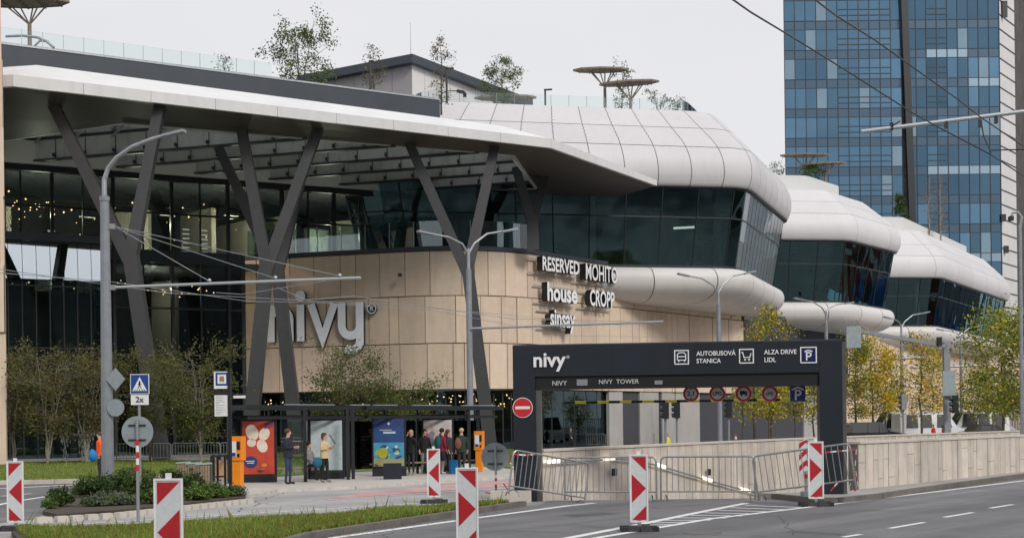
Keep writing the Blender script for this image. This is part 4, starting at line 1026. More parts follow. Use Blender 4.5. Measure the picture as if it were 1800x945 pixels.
for x, g, lb in zip((1216, 1263, 1310, 1357), ('2,1', 'LPG', 'truck', 'bike'), labs):
    q = gq(x, 690.5, hb + .18); t = thing('road_sign', lb, 'road sign', tuple(q), group='round signs hanging in the gate')
    road_disc(q, .20, ux, uz, gn, t)
    if g in ('2,1', 'LPG'): text(g, .17 if g == '2,1' else .13, q + gn * .008, ux, uz, .004, M_mull if g == '2,1' else M_mull, 'sign_text', t, .003)
    mb = MB()
    if g == '2,1':
        mb.flat([(-.035, .135), (.035, .135), (0, .09)][::-1], q + gn * .008, ux, uz, .003); mb.flat([(-.035, -.135), (.035, -.135), (0, -.09)], q + gn * .008, ux, uz, .003)
    if g == 'truck':
        mb.flat([(-.09, -.02), (.04, -.02), (.04, .07), (-.09, .07)], q + gn * .008, ux, uz, .003); mb.flat([(.045, -.02), (.09, -.02), (.09, .03), (.075, .055), (.045, .055)], q + gn * .008, ux, uz, .003)
        mb.disc(q + gn * .008 + ux * -.05 - uz * .035, .024, ux, uz, .003, 10); mb.disc(q + gn * .008 + ux * .06 - uz * .035, .024, ux, uz, .003, 10)
    if g == 'bike':
        for sx_ in (-.06, .06): stroke(mb, [(sx_ + .035 * math.cos(a), -.02 + .035 * math.sin(a)) for a in np.linspace(0, 6.283, 11)], .012, q + gn * .008, ux, uz, .003)
        stroke(mb, [(-.06, -.02), (-.02, .04), (.04, .04), (.06, -.02)], .012, q + gn * .009, ux, uz, .003); stroke(mb, [(-.02, .04), (.0, -.02), (.04, .04)], .012, q + gn * .0095, ux, uz, .003)
    if mb.f: mb.build('pictogram', mat('teal_print', (.03, .16, .14), .5) if g == 'bike' else M_mull, t)
    mb = MB(); mb.tube([q + uz * .19 - gn * .03, Vector((q.x, q.y, zb2 + .05)) - gn * .03], .012, 6); mb.build('hanger', M_galv, t)
q = gq(1407, 690, hb + .18); t = thing('road_sign', 'square blue parking sign with white P and roof, hanging under the gate', 'road sign', tuple(q))
mb = MB(); mb.flat([(-.185, -.2), (.185, -.2), (.185, .2), (-.185, .2)], q, ux, uz, .02); mb.build('sign_plate', M_blue, t)
mb = MB(); stroke(mb, [(-.05, -.16), (-.05, .07), (.02, .07), (.065, .04), (.065, -.01), (.02, -.04), (-.04, -.04)], .045, q + gn * .006, ux, uz, .005); stroke(mb, [(-.15, .09), (0, .15), (.15, .09)], .04, q + gn * .006, ux, uz, .005); mb.build('pictogram', M_white, t)
mb = MB(); mb.tube([q + uz * .19 - gn * .03, Vector((q.x, q.y, zb2 + .05)) - gn * .03], .012, 6); mb.build('hanger', M_galv, t)

# ================================================================ CROWD BARRIERS
def barrier_parts(t, Lb, Hb, n, rr=.023):
    mb = MB(); c = .12
    pts = [(0, 0, .04), (0, 0, Hb - c)] + [(c - c * math.cos(a), 0, Hb - c + c * math.sin(a)) for a in (.5, 1.05)] + [(c, 0, Hb), (Lb - c, 0, Hb)] + [(Lb - c + c * math.sin(a), 0, Hb - c + c * math.cos(a)) for a in (.5, 1.05)] + [(Lb, 0, Hb - c), (Lb, 0, .04)]
    mb.tube(pts, rr, 8); mb.tube([(0, 0, .24), (Lb, 0, .24)], rr * .9, 8); mb.build('frame', M_galvd, t, world=False)
    mb = MB()
    for k in range(1, n): mb.tube([(Lb * k / n, 0, .24), (Lb * k / n, 0, Hb)], .0105, 5)
    mb.build('bars', M_galvd, t, world=False)
    for x in (.12, Lb - .12):
        mb = MB(); mb.tube([(x, -.28, .015), (x, -.24, .10), (x, 0, .17), (x, .24, .10), (x, .28, .015)], .016, 6); mb.build('foot', M_galvd, t, world=False)
def place_between(t, a, b):
    d = Vector((b[0] - a[0], b[1] - a[1], (b[2] if len(b) > 2 else 0) - (a[2] if len(a) > 2 else 0)))
    t.location = (a[0], a[1], a[2] if len(a) > 2 else 0); t.rotation_euler = (0, -math.atan2(d.z, math.hypot(d.x, d.y)), math.atan2(d.y, d.x))
cb = thing('crowd_barrier', 'steel crowd barrier standing square to the road, between the striped panel and the gate post', 'barrier', group='crowd barriers closing the ramp')
barrier_parts(cb, 2.25, 1.08, 16)
def gnd(px, py, z=0): p = G(px, py, z); return (p.x, p.y, z)
place_between(cb, gnd(993, 881), gnd(1153, 881))
lst = [((1162, 880.5, 0), (1324, 880.5, 0), 'steel crowd barrier right of the striped panel in mid picture'), ((893, 871, .25), (984, 885, .0), 'steel crowd barrier turned across the left gate post'), ((1334, 882, .02), (1497, 862, .3), 'tilted steel crowd barrier behind the chevron post, before the right gate post')]
for a, b, lb in lst: c_ = dup(cb, label=lb); place_between(c_, gnd(*a), gnd(*b))
fb = [((205, 812), (300, 811)), ((303, 811), (387, 810)), ((388, 810), (475, 809)), ((500, 808), (600, 806)), ((606, 806), (690, 805)), ((692, 805), (780, 804)), ((1013, 786), (1064, 786)), ((1100, 783), (1150, 782))]
fl_ = ['far steel barrier behind the round sign back', 'far steel barrier between the planter bins and the orange machine', 'far steel barrier behind the bus stop post', 'far steel barrier behind the standing man in navy', 'far steel barrier behind the white poster', 'far steel barrier behind the blue poster', 'far steel barrier by the mirrored shop window above the ramp wall', 'far steel barrier against the grey wall panels above the ramp wall']
for (a, b), lb in zip(fb, fl_):
    c_ = dup(cb, label=lb); A_ = gnd(*a); B_ = gnd(*b); place_between(c_, A_, B_); c_['group'] = 'crowd barriers on the far lawn'
    ln = math.dist(A_, B_); c_.scale = (ln / 2.25, 1, 1)
# tape
mb = MB()
def ribbon(pts, w=.035, m2=2, seg=.12):
    pts = [Vector(p) for p in pts]; k = 0
    for a, b in zip(pts[:-1], pts[1:]):
        n = max(1, int((b - a).length / seg))
        for i in range(n):
            p = a + (b - a) * i / n; q = a + (b - a) * (i + 1) / n; mb.beam(p, q - (q - p) * .01, .006, w, k % 2, up=(0, .3, 1)); k += 1
z_ = .98
ribbon([gq(902, 797, .12), gq(925, 799, .15), gq(951, 796, .15)]); ribbon([gq(905, 800, .1), gq(898, 812, .1), gq(903, 822, .1)])
t = mb.build('barrier_tape', [M_redb, M_white]); tag(t, 'red and white tape tied across the left gate post', 'tape'); mb = MB()
ribbon([gq(1440, 793, 1.0), gq(1478, 789, 1.2), gq(1491, 787, 1.25), gq(1489, 815, 1.25), gq(1494, 850, 1.25), gq(1488, 858, 1.25)]); ribbon([gq(1449, 858, 1.1), gq(1462, 842, 1.15), gq(1490, 838, 1.2)])
t = mb.build('barrier_tape', [M_redb, M_white]); tag(t, 'red and white tape hanging on the barrier at the right gate post', 'tape'); mb = MB()
p_ = G(885, 868); ribbon([p_ + Vector((0, 0, .3)), p_ + Vector((.12, 0, .12)), p_ + Vector((.3, 0, .05)), p_ + Vector((.4, 0, .2))]); ribbon([p_ + Vector((-.05, 0, .1)), p_ + Vector((-.3, 0, .02)), p_ + Vector((-.5, .1, .05))])
t = mb.build('barrier_tape', [M_redb, M_white]); tag(t, 'crumpled red and white tape lying by the round sign at the verge end', 'tape')
mb = MB(); a = g2(896) + Vector((-.3, .2)); mb.box((a.x + .3, a.y - .35, .14), (1.0, .5, .28)); t = mb.build('stone_block', M_coping); tag(t, 'pale stone block at the foot of the left gate post', 'block')

# ================================================================ DELINEATOR PANELS
def panel_thing(label, px, py, right, s=1.0, rz=0, grp='striped guide panels along the roadworks'):
    p = G(px, py); t = thing('guide_panel', label, 'traffic panel', (p.x, p.y, 0), rz, grp); t.scale = (s,) * 3
    w, h, b = .30, 1.17, .17; X = Vector((1, 0, 0)); Z = Vector((0, 0, 1)); N_ = Vector((0, -1, 0)); sg_ = 1 if right else -1
    mb = MB(); q = .02
    mb.flat([(-w / 2 + q, b), (w / 2 - q, b), (w / 2, b + q), (w / 2, b + h - q), (w / 2 - q, b + h), (-w / 2 + q, b + h), (-w / 2, b + h - q), (-w / 2, b + q)], (0, 0, 0), X, Z, .05); mb.build('panel', M_whitef, t, world=False)
    mb = MB(); a = w / 2 - .025; y0 = b + .03; y1 = b + h - .03; W_ = 2 * a
    P = [[(-a, y1), (a, y1), (a, y1 - W_)], [(-a, y1 - W_ * 1.22), (a, y1 - W_ * 2.22), (-a, y1 - W_ * 3.22)], [(a, y0 + W_), (a, y0), (-a, y0)]]
    for pl_ in P:
        pts = [(x * sg_, z) for x, z in pl_]
        if sg_ > 0: pts = pts[::-1]
        mb.flat(pts, (0, -.003, 0), X, Z, .002)
    mb.build('arrow_stripes', M_red, t, world=False)
    mb = MB(); stroke(mb, [(-w / 2, b), (w / 2, b), (w / 2, b + h), (-w / 2, b + h), (-w / 2, b)], .022, (0, -.012, 0), X, Z, .03); mb.build('rim', M_white, t, world=False)
    mb = MB(); mb.flat([(-.03, b + h), (.03, b + h), (.03, b + h + .07), (-.03, b + h + .07)], (0, 0, 0), X, Z, .04); mb.build('carry_handle', M_white, t, world=False)
    mb = MB(); mb.box((0, .02, .14), (.06, .06, .12)); mb.build('stem', M_galv, t, world=False)
    mb = MB(); 
    for sx in (-1, 1): mb.hexa([(sx * .1 - .13, -.22, 0), (sx * .1 + .13, -.22, 0), (sx * .1 + .13, .34, 0), (sx * .1 - .13, .34, 0), (sx * .1 - .10, -.17, .09), (sx * .1 + .10, -.17, .09), (sx * .1 + .10, .28, .1 + sx * .01), (sx * .1 - .10, .28, .1 + sx * .01)])
    for sx in (-1, 1):
        for k in range(2): mb.box((sx * .27, -.12 + .3 * k, .045), (.12, .12, .085 + .004 * k))
    mb.build('rubber_foot', M_rubber, t, world=False); return t
panel_thing('red and white arrow panel standing at the far left picture edge', 27.5, 932, False, .98)
panel_thing('large red and white arrow panel nearest the camera on the left verge', 298, 1054, False, 1.0)
panel_thing('red and white arrow panel facing right, second nearest, cropped by the bottom edge', 822.5, 986, True, .97)
panel_thing('small red and white arrow panel pointing left, before the bus stop people', 763, 884, False, .99)
panel_thing('red and white arrow panel on the dark road before the ramp barriers', 1124, 933, True, 1.0)
panel_thing('red and white arrow panel at the kerb corner before the right gate post', 1435, 889, True, 1.07)
# chevron post
p = G(1418, 871, .13); t = thing('chevron_post', 'striped post with three red and white chevrons pointing up beside the kerb', 'traffic sign', tuple(p))
mb = MB(); mb.flat([(-.17, .52), (-.0, .60), (.17, .52), (.17, 1.22), (0, 1.38), (-.17, 1.22)], (p.x, p.y, p.z), (1, 0, 0), (0, 0, 1), .03); mb.build('chevron_plate', M_whitef, t)
mb = MB()
for k in range(3): z = .62 + .27 * k; mb.flat([(-.165, z), (0, z + .15), (.165, z), (.165, z + .13), (0, z + .28 if k < 2 else 1.372 + 0 * z), (-.165, z + .13)], (p.x, p.y - .006, p.z - .04), (1, 0, 0), (0, 0, 1), .003)
mb.build('chevron', M_red, t)
mb = MB(); mb.tube([(p.x, p.y + .04, p.z), (p.x, p.y + .04, p.z + 1.2)], .035, 10); mb.tube([(p.x, p.y + .04, p.z), (p.x, p.y + .04, p.z + .1)], .14, 12); mb.build('post', M_galv, t)
mb = MB(); mb.tube([(p.x, p.y + .04, p.z + .42), (p.x, p.y + .04, p.z + .52)], .042, 10); mb.build('red_band', M_red, t)
# ================================================================ LAMP POSTS AND OVERHEAD LINE
def lamp_head(mb, e, d):
    d = Vector(d).normalized(); mb.beam(e, e + d * .75, .20, .07, w2=.28, h2=.09)
    mb.beam(e + d * .02 - Vector((0, 0, .05)), e + d * .7 - Vector((0, 0, .05)), .10, .03)
def double_lamp(label, base, split, l, r, d, rad=.15):
    b = D(base[0], base[1], d); b.z = 0; t = thing('street_lamp', label, 'street lamp', tuple(b), group='double armed street lamps')
    sp = D(split[0], split[1], d); sp.x = b.x; zj = sp.z - .9
    mb = MB(); mb.tube([(b.x, b.y, 0), (b.x, b.y, zj)], [rad, rad * .82], 12); mb.tube([(b.x, b.y, 0), (b.x, b.y, .5)], rad * 1.15, 12); mb.build('mast', M_pole, t)
    mb = MB(); mb.tube([(b.x, b.y, zj), (b.x, b.y, sp.z)], rad * .5, 10); mb.build('upper_mast', M_galv, t)
    for q, o in ((l, -1), (r, 1)):
        e = D(q[0], q[1], d + o * 1.0); v = e - sp
        pts = [sp - Vector((0, 0, .25)), sp + v * .12 + Vector((0, 0, .12)), sp + v * .38 + Vector((0, 0, v.z * .32)), sp + v * .68 + Vector((0, 0, v.z * .16))]
        mb = MB(); mb.tube(pts, [rad * .35, rad * .33, rad * .3, rad * .26], 8); mb.build('arm', M_galv, t)
        mb = MB(); lamp_head(mb, pts[-1], e - pts[-1]); mb.build('lamp_head', M_galv, t)
    return t
la = double_lamp('tall double armed street lamp standing behind the bus shelter in mid picture', (828, 824), (823, 437), (733, 406), (909, 402), 59)
double_lamp('double armed street lamp rising behind the dark gate header', (1266, 800), (1260, 508), (1188, 480), (1329, 476), 78)
double_lamp('double armed street lamp before the middle white roof volume', (1455, 800), (1451, 546), (1392, 523), (1500, 531), 94)
ld_ = double_lamp('double armed street lamp between the middle and last roof volumes', (1587, 800), (1584, 570), (1556, 557), (1637, 547), 110)
le_ = double_lamp('double armed street lamp below the last white roof volume', (1691, 800), (1687, 590), (1645, 578), (1727, 571), 124)
def tube_part(par, a, b, r, name, m):
    mb = MB(); mb.tube([a, b], r, 8); return mb.build(name, m, par)
tube_part(la, D(829, 577, 58.8), D(1166, 565, 58), .05, 'cantilever_arm', M_galv)
tube_part(ld_, D(1489, 632, 109), D(1632, 628, 109), .11, 'cantilever_arm', M_galv); tube_part(le_, D(1600, 646, 123), D(1722, 642, 123), .11, 'cantilever_arm', M_galv)
# left traction pole
pd = 43.0; b = G(190, 861); pd = b.y
t = thing('street_lamp', 'thick grey tram wire pole with curved lamp arm in the planting bed', 'street lamp', (b.x, b.y, 0)); lp = t
top = D(184, 352, pd); mb = MB(); mb.tube([(b.x, b.y, 0), (b.x, b.y, top.z)], [.205, .135], 14); mb.tube([(b.x, b.y, top.z - .02), (b.x, b.y, top.z + .12)], .16, 14); mb.build('mast', M_pole, t)
cv = [D(184, 350, pd), D(184, 316, pd), D(190, 296, pd), D(205, 277, pd - .1), D(232, 258, pd - .2), D(268, 244, pd - .3), D(285, 239, pd - .3)]
for q in cv[:2]: q.x = b.x
mb = MB(); mb.tube(cv, [.085, .075, .07, .066, .062, .058, .05], 10); mb.build('arm', M_galv, t)
mb = MB(); lamp_head(mb, cv[-1], D(316, 232, pd - .4) - cv[-1]); mb.build('lamp_head', M_galv, t)
ca, cb_ = D(198, 505, pd), D(634, 488, pd - 1.0)
tube_part(t, ca, cb_, .045, 'cantilever_arm', M_mullw)
mb = MB()
for q in ((198, 505), (198, 398)): mb.beam(D(q[0] - 14, q[1], pd), D(q[0] + 5, q[1], pd), .12, .16)
mb.build('bracket', M_galvd, t)
mb = MB()
for x, y in ((368, 494), (484, 489), (597, 485)):
    mb.tube([D(202, 398, pd), D(x, y, pd - (x - 198) / 436)], .012, 5)
mb.build('stay_wire', M_galv, t)
mb = MB()
for x, y in ((368, 494), (484, 489), (597, 485)): mb.ball(D(x, y - 1, pd - (x - 198) / 436), .07, 8)
mb.build('clamp', M_galv, t)
# sign backs on that pole
mb = MB(); c = D(203, 666, pd - .22); mb.flat([(0, -.36), (.30, 0), (0, .36), (-.30, 0)], c, (1, 0, 0), (0, 0, 1), .02); mb.build('diamond_sign_back', M_signb, t)
mb = MB(); c = D(203, 716, pd - .22); mb.disc(c, .27, (1, 0, 0), (0, 0, 1), .02); mb.build('round_sign_back', M_signb, t)
# right cantilever arm with its mast out of frame
pr_ = thing('tram_wire_mast', 'horizontal steel tube arm carrying tram wires at the upper right edge', 'mast', (14.8, 33.7, 0))
mb = MB(); mb.tube([(14.8, 33.7, 0), (14.8, 33.7, 10.2)], [.2, .14], 12); mb.build('mast', M_pole, pr_)
e0 = D(1514, 231.5, 33.9); e1 = Vector((14.8, 33.7, D(1800, 206, 33.7).z + .35))
mb = MB(); mb.tube([e0, e1], .052, 10); mb.build('cantilever_arm', M_mullw, pr_)
mb = MB()
for x, y in ((1567, 222), (1663, 219), (1723, 217), (1751, 210)):
    c = PL(x, y, e0, e1); mb.beam(c - Vector((0, 0, .1)), c + Vector((.0, 0, .09)), .07, .1); 
mb.tube([PL(1567, 222, e0, e1), D(1582, 213, 33.6)], .02, 5)
mb.tube([D(1726, 222, 33.5), D(1729, 240, 33.4), D(1742, 268, 33.2)], .018, 5); mb.build('insulator', M_black, pr_)
wires = [((1286, -2, 20.5), (1320, 22, 22.5), (1400, 70, 25.5), (1500, 132, 28.5), (1600, 196, 31), (1650, 224, 32.2), (1742, 272, 33.3)),
         ((1425, -6, 20.5), (1470, 28, 22.5), (1540, 72, 25), (1600, 115, 27.5), (1680, 172, 30.5), (1725, 207, 33), (1800, 258, 36), (1840, 290, 38)),
         ((1742, 272, 33.3), (1840, 336, 38), (1960, 420, 45)),
         ((1742, 264, 33.3), (1850, 262, 33.4)),
         ((-20, 470, 40), (187, 500, 42.8), (300, 515, 46), (520, 527, 52), (700, 536, 58), (1100, 572, 75), (1160, 570, 80)),
         ((-20, 478, 39), (187, 494, 42.6), (440, 530, 48), (535, 530, 50), (760, 545, 60), (1000, 590, 72), (1165, 592, 82)),
         ((634, 488, 42), (600, 489, 42.1), (425, 517, 43), (380, 514, 44)),
         ((487, 505, 42.6), (540, 527, 44), (620, 520, 46), (900, 560, 60), (1166, 566, 58))]
wl = ['contact wire running down from the top edge to the right-hand arm', 'upper wire crossing the blue tower from the top edge', 'wire leaving the right-hand arm towards the lower right', 'short level wire at the right edge below the steel tube arm', 'tram wire passing behind the thick pole towards the stone block', 'lower tram wire crossing the stone block', 'short wire hanging from the left pole arm', 'thin wire from the left pole arm to the middle lamp']
for k, (w, lb) in enumerate(zip(wires, wl)):
    mb = MB(); mb.tube([D(*q) for q in w], .017 if k < 4 else .011, 5); tag(mb.build('overhead_wire', M_black if k < 4 else M_galv), lb, 'wire', 'tram wires')
# traffic signals
def signal_head(mb_b, mb_v, c, s=1.0, yaw=0):
    mb_b.box(c, (.32 * s, .28 * s, 1.0 * s), yaw)
    for k in (-1, 0, 1):
        q = Vector(c) + Vector((math.cos(yaw) * -.22 * s, math.sin(yaw) * -.22 * s, k * .32 * s)); mb_v.tube([q + Vector((-.08 * s, 0, -.02)), q + Vector((.14 * s, 0, .02))], .125 * s, 8)
def signal(label, px, ytop, ybase_s, hpx):
    d = F_PX / ybase_s; b = D(px, 750, d); t = thing('traffic_light', label, 'traffic light', (b.x, b.y, 0), group='traffic lights by the ramp')
    zc = D(px, hpx, d).z; mb = MB(); mb.tube([(b.x, b.y, 0), (b.x, b.y, zc - .4)], .07, 8); mb.build('mast', M_pole, t)
    m1, m2 = MB(), MB(); signal_head(m1, m2, (b.x, b.y - .1, zc)); m1.build('signal_housing', M_mull if px < 1300 else M_pole, t); m2.build('visor', M_black, t); return t
signal('traffic light standing behind the ramp, left one of the close pair seen through the gate', 1170, 0, 33, 719); signal('traffic light beside it seen through the gate, right of the close pair', 1190, 0, 31, 719)
signal('traffic light in front of the dark shutter seen through the gate', 1281, 0, 29, 719); signal('traffic light before the yellow trees right of the gate', 1588, 0, 27, 706)
tm = thing('signal_gantry', 'grey traffic signal gantry with a long arm reaching left over the road', 'traffic light', (*D(1665, 750, 92).xy, 0))
b = D(1665, 750, 92); zt_ = D(1665, 601, 92).z
mb = MB(); mb.box((b.x, b.y, zt_ / 2), (.42, .35, zt_)); mb.build('mast', M_pole, tm)
mb = MB(); mb.beam((b.x, b.y, zt_ - .3), D(1490, 578, 84), .20, .22); mb.build('arm', M_pole, tm)
mb = MB(); mb.box(D(1500, 592, 84), (.9, .25, 1.35)); mb.build('signal_box', M_signb, tm)
mb = MB(); mb.box(D(1668, 673, 91.5), (.85, .1, 1.7)); mb.build('sign_board_back', M_signb, tm)
m1, m2 = MB(), MB(); signal_head(m1, m2, D(1679, 710, 91), 1.2); m1.build('signal_housing', M_mull, tm); m2.build('visor', M_black, tm)
mb = MB(); mb.box(D(1651, 600, 91), (.3, .3, .6)); mb.build('camera_box', M_black, tm)
# cctv post at right edge
t = thing('camera_post', 'small curved post with a camera at the right picture edge', 'camera', (*D(1797, 750, 60).xy, 0)); b = D(1797, 750, 60)
mb = MB(); mb.tube([(b.x, b.y, 0), (b.x, b.y, D(1797, 400, 60).z)] + [D(1796, 382, 60), D(1789, 373, 60), D(1780, 374, 60), D(1777, 380, 60)], [.1, .08, .07, .06, .05, .04], 8); mb.build('mast', M_galv, t)
mb = MB(); mb.box(D(1777, 384, 60), (.16, .3, .2)); mb.build('camera', M_black, t)

# ================================================================ ROAD SIGNS, STOP POST, MACHINES
X, Z, N_ = Vector((1, 0, 0)), Vector((0, 0, 1)), Vector((0, -1, 0))
b = G(247, 880); t = thing('road_sign', 'blue square pedestrian crossing sign with a 2x plate below', 'road sign', (b.x, b.y, 0)); d = b.y
mb = MB(); mb.tube([(b.x, d, 0), (b.x, d, D(246, 657, d).z)], .035, 10); mb.build('post', M_galv, t)
c = D(245.5, 674.5, d - .07); k = d / F_PX
mb = MB(); mb.flat([(-16.5 * k, -17.5 * k), (16.5 * k, -17.5 * k), (16.5 * k, 17.5 * k), (-16.5 * k, 17.5 * k)], c, X, Z, .02); mb.build('sign_plate', M_white, t)
mb = MB(); mb.flat([(-15.3 * k, -16.3 * k), (15.3 * k, -16.3 * k), (15.3 * k, 16.3 * k), (-15.3 * k, 16.3 * k)], c + N_ * .004, X, Z, .003); mb.build('blue_face', M_blue, t)
mb = MB(); mb.flat([(-13 * k, -12 * k), (13 * k, -12 * k), (0, 12.5 * k)], c + N_ * .008, X, Z, .003); mb.build('white_triangle', M_white, t)
mb = MB(); q = c + N_ * .012; mb.disc(q + Z * 4.6 * k, 1.5 * k, X, Z, .002, 10)
stroke(mb, [(0, 3 * k), (0, -2 * k)], 2.6 * k, q, X, Z, .002); stroke(mb, [(0, -1.5 * k), (-3.2 * k, -8 * k)], 1.3 * k, q, X, Z, .002); stroke(mb, [(0, -1.5 * k), (2.8 * k, -8 * k)], 1.3 * k, q, X, Z, .002); stroke(mb, [(-3 * k, -1.5 * k), (0, 2.6 * k), (3.2 * k, -1 * k)], 1 * k, q, X, Z, .002)
for xx in (-8, -4.2, 0, 4.2, 8): mb.flat([((xx * 1.15 - .7) * k, -11.5 * k), ((xx * 1.15 + .7) * k, -11.5 * k), ((xx * .9 + .6) * k, -9 * k), ((xx * .9 - .6) * k, -9 * k)], q, X, Z, .002)
mb.build('pedestrian_figure', M_mull, t)
c = D(245.5, 702, d - .07); mb = MB(); mb.flat([(-15.5 * k, -9 * k), (15.5 * k, -9 * k), (15.5 * k, 8.5 * k), (-15.5 * k, 8.5 * k)], c, X, Z, .02); mb.build('supplementary_plate', M_white, t)
text('2x', .21, c + N_ * .01, X, Z, .004, M_mull, 'plate_text', t, .003)
# round sign seen from behind on a striped post
def round_back(label, px, base, disc_y, r, stripes):
    b = G(px, base); t = thing('road_sign', label, 'road sign', (b.x, b.y, 0)); d = b.y; c = D(px - 1.5, disc_y, d + .06)
    mb = MB(); mb.disc(c, r, X, Z, .02, 36); mb.build('sign_plate', M_signb, t)
    mb = MB(); zt = c.z + r * .75; n = 16
    for i in range(n):
        z0_, z1_ = zt * (i / n), zt * ((i + 1) / n); mm_ = 0 if i < stripes[0] or i >= stripes[1] else (1 if (i - stripes[0]) % 2 == 0 else 2)
        mb.tube([(b.x, d, z0_), (b.x, d, z1_)], .032, 10, mm_)
    mb.build('post', [M_galv, M_redb, M_white], t)
    mb = MB()
    for o in (-.5, .42): mb.beam((c.x - r * .55, d + .035, c.z + o * r), (c.x + r * .55, d + .035, c.z + o * r), .02, .03)
    mb.build('clamp', M_black, t); return t
round_back('round sign seen from behind on a red and white striped post, left verge', 243, 917, 758.5, .325, (8, 13))
round_back('grey back of a round sign at the verge end, left of the gate', 872, 873, 802, .37, (3, 7))
# stop post
b = G(405.5, 864, .1); t = thing('bus_stop_post', 'black bus stop post with blue and white bus sign and timetable', 'bus stop', (b.x, b.y, .1)); d = b.y
mb = MB(); mb.box((b.x, d, (D(405, 652, d).z + .1) / 2), (.085, .1, D(405, 652, d).z - .1)); mb.build('post', M_black, t)
k = d / F_PX; c = D(390, 667.5, d - .02)
mb = MB(); mb.flat([(-14 * k, -15 * k), (13.5 * k, -15 * k), (13.5 * k, 15 * k), (-14 * k, 15 * k)], c, X, Z, .06); mb.build('sign_plate', M_white, t)
mb = MB(); q = c + N_ * .004 + Z * .02; mb.flat([(-11 * k, -11 * k), (11 * k, -11 * k), (11 * k, 12 * k), (-11 * k, 12 * k)], q, X, Z, .003); mb.build('blue_face', M_blue, t)
mb = MB(); mb.flat([(-7.5 * k, -7.5 * k), (7.5 * k, -7.5 * k), (7.5 * k, 8.5 * k), (-7.5 * k, 8.5 * k)], q + N_ * .004, X, Z, .003); mb.build('white_field', M_white, t)
mb = MB(); mb.flat([(-4 * k, -3.5 * k), (4 * k, -3.5 * k), (4.4 * k, 0), (3.4 * k, 5.5 * k), (-3.4 * k, 5.5 * k), (-4.4 * k, 0)], q + N_ * .008, X, Z, .003); mb.flat([(-3.6 * k, -5 * k), (-1.8 * k, -5 * k), (-1.8 * k, -3.6 * k), (-3.6 * k, -3.6 * k)], q + N_ * .008, X, Z, .003); mb.flat([(1.8 * k, -5 * k), (3.6 * k, -5 * k), (3.6 * k, -3.6 * k), (1.8 * k, -3.6 * k)], q + N_ * .008, X, Z, .003); mb.build('bus_symbol', mat('bus_brown', (.35, .2, .13), .5), t)
c = D(390, 709, d - .02); mb = MB(); mb.flat([(-13 * k, -22 * k), (12.5 * k, -22 * k), (12.5 * k, 15 * k), (-13 * k, 15 * k)], c, X, Z, .04); mb.build('timetable_board', M_white, t)
mb = MB(); mb.flat([(-13 * k, 15.5 * k), (12.5 * k, 15.5 * k), (12.5 * k, 23 * k), (-13 * k, 23 * k)], c, X, Z, .05); mb.build('header_strip', M_black, t)
mb = MB(); rnd = random.Random(1)
for i in range(11): y = 12 * k - i * 3 * k; mb.flat([(-11 * k, y), (-11 * k + rnd.uniform(6, 20) * k, y), (-11 * k + rnd.uniform(6, 20) * k, y + .8 * k), (-11 * k, y + .8 * k)], c + N_ * .004, X, Z, .002)
mb.build('timetable_lines', M_signb, t)
mb = MB(); c = D(421, 697, d); mb.box((c.x, d, c.z), (21 * k, .03, 4.5 * k)); mb.build('name_plate', M_white, t)
# orange ticket machines
def machine(label, px, base, top, w):
    b = G(px, base, .09); t = thing('ticket_machine', label, 'ticket machine', (b.x, b.y, .09), R(-14), 'orange ticket machines'); h = D(px, top, b.y).z - .09
    mb = MB(); mb.prism([(-w * .36, -.13), (w * .36, -.13), (w * .36, .13), (-w * .36, .13)], 0, h * .53); mb.build('pedestal', M_orange, t, world=False)
    mb = MB(); mb.hexa([(-w / 2, -.17, h * .531), (w / 2, -.17, h * .531), (w / 2, .17, h * .531), (-w / 2, .17, h * .531), (-w / 2, -.14, h), (w / 2, -.14, h), (w / 2, .17, h), (-w / 2, .17, h)]); mb.build('housing', M_orange, t, world=False)
    mb = MB(); mb.flat([(-w * .38, h * .60), (w * .12, h * .60), (w * .12, h * .90), (-w * .38, h * .90)], (0, -.19, 0), X, Z, .02); mb.build('info_panel', M_white, t, world=False)
    mb = MB(); mb.flat([(-w * .34, h * .61), (w * .08, h * .61), (w * .08, h * .68), (-w * .34, h * .68)], (0, -.194, 0), X, Z, .003); mb.build('blue_notice', M_blue, t, world=False)
    mb = MB(); mb.flat([(w * .18, h * .74), (w * .42, h * .74), (w * .42, h * .9), (w * .18, h * .9)], (0, -.18, 0), X, Z, .02); mb.flat([(w * .2, h * .60), (w * .38, h * .60), (w * .38, h * .66), (w * .2, h * .66)], (0, -.19, 0), X, Z, .02); mb.build('slot_panel', M_mull, t, world=False)
    return t
machine('orange ticket machine beside the bus stop post and red poster', 418, 856, 766, .40); machine('orange ticket machine at the right end of the bus shelter', 843, 828, 757, .34)

